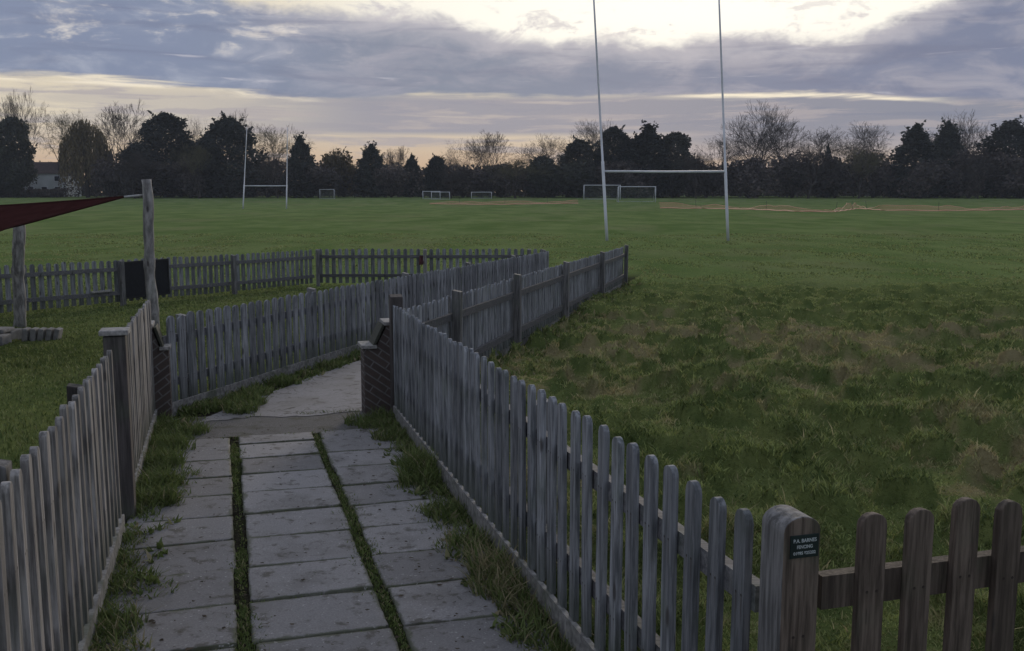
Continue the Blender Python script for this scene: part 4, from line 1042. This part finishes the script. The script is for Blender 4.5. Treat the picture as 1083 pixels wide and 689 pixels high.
# main cloud bank
e2 = el+n_edge*1.25+n_fine*.35+(n_puff-.5)*1.1
mt_ = sstep(e2-top, .62, -.25); mb = sstep(el+n_str2*.9-.45+n_edge*.25-bot, -.12, .32)
bank = mt_*mb
mid = cmix(nt, rgt, lin(129, 136, 153), lin(117, 125, 149)); mid = cmix(nt, lft, mid, lin(126, 136, 160))
lite = cmix(nt, lft, lin(153, 153, 166), lin(160, 166, 182))
bc = cmix(nt, sstep(n_big+(n_puff-.5)*.9, -.10, .26), mid, lite)
bc = cmix(nt, sstep(e2-top, -1.6, -.05)*.75*sstep(az, -18., -8.), bc, lin(186, 182, 188))
holes = sstep(n_puff+n_fine*.34, .50, .72)*sstep(az, -7., -13.)*sstep(el, 6.6, 8.)
bc = cmix(nt, holes*.8, bc, lin(220, 212, 204))
dk = sstep(n_str, .52, .34)*.4
bc = cmix(nt, dk, bc, lin(106, 112, 136))
streaks = sstep(n_str2, .62, .72)*.6*sstep(el, 10., 7.)
bc = cmix(nt, streaks, bc, lin(188, 186, 196))
c = cmix(nt, sstep(n_puff+n_fine*.4, .52, .68)*sstep(el, 8., 9.)*sstep(el-top, 4., .3)*.9, c, lin(200, 194, 196))
c = cmix(nt, bank, c, bc)
# cream rim where light leaks under the bank
rim = sstep((el+n_str2*.8-.35-bot).m('ABSOLUTE'), .26, .03)*sstep(n_str, .38, .52)
rim = rim*(sstep(az, 7.5, 12.)*sstep(az, 25., 20.)+sstep(az, -10., -13.)*.8).m('MINIMUM', 1.)
c = cmix(nt, rim*.95, c, lin(244, 232, 208))
# high overcast above and behind
ov = cmix(nt, sstep(noise(nt, g, 2.2, 6, .6), .35, .68), (.275, .32, .43), (.47, .505, .59))
c = cmix(nt, (sstep(el, 13., 24.)*sstep(ang, 9., 26.)).m('MAXIMUM', sstep(DY, .45, .0)), c, ov)
c = cmix(nt, sstep(el, -.2, -3.), c, (.06, .07, .05))
# daylight sky behind the thin parts
sky = nt.nodes.new('ShaderNodeTexSky'); sky.sky_type = 'NISHITA'; sky.sun_disc = False; sky.sun_elevation = R(SUN_EL); sky.sun_rotation = R(SUN_AZ); sky.air_density = 1.2; sky.dust_density = 2.
sk_ = scaled(nt, S(nt, sky.outputs[0]), (.05, .05, .05))
nz = scaled(nt, c, (10., 10., 10.)); ns = scaled(nt, S(nt, sky.outputs[0]), (.06, .06, .06))
fin = cmix(nt, .10, nz, ns)
nt.links.new(fin.so, bg.inputs['Color']); bg.inputs['Strength'].default_value = .1
# sun, veiled by the cloud
L = bpy.data.lights.new('sun', 'SUN'); L.energy = 1.0; L.angle = R(14); L.color = (1, .86, .68); lo = bpy.data.objects.new('sun', L); col.objects.link(lo)
lo.rotation_euler = (-Vector(sv)).to_track_quat('-Z', 'Y').to_euler()

# ---------------------------------------------------------------- evening haze
def haze():
    bm = bmesh.new(); bmesh.ops.create_cube(bm, size=1, matrix=Matrix.Translation((0, 312, 13)) @ Matrix.Diagonal((1760, 660, 30, 1)))
    m = bpy.data.materials.new('haze_air'); m.use_nodes = True; t = m.node_tree; t.nodes.remove(t.nodes['Principled BSDF'])
    v = t.nodes.new('ShaderNodeVolumePrincipled'); v.inputs['Color'].default_value = (.80, .88, 1, 1); v.inputs['Density'].default_value = HAZE; v.inputs['Anisotropy'].default_value = 0
    t.links.new(v.outputs[0], t.nodes['Material Output'].inputs['Volume'])
    tag(link('haze', bm_mesh('haze', bm), m), 'thin bluish evening haze over the field', None, None, 'stuff')
HAZE = .00028
haze()

# ---------------------------------------------------------------- camera and output
cam = bpy.data.cameras.new('camera'); co = bpy.data.objects.new('camera', cam); col.objects.link(co)
co.location = (0, 0, EYE); co.rotation_euler = (math.pi/2-PITCH, 0, 0); cam.sensor_width = 36; cam.lens = 36*1030/1083; cam.clip_end = 3000; cam.clip_start = .05
scn.camera = co
scn.render.engine = 'CYCLES'
scn.cycles.max_bounces = 5; scn.cycles.transparent_max_bounces = 16
scn.view_settings.view_transform = 'Standard'; scn.view_settings.look = 'None'; scn.view_settings.gamma = 1; scn.view_settings.exposure = .3
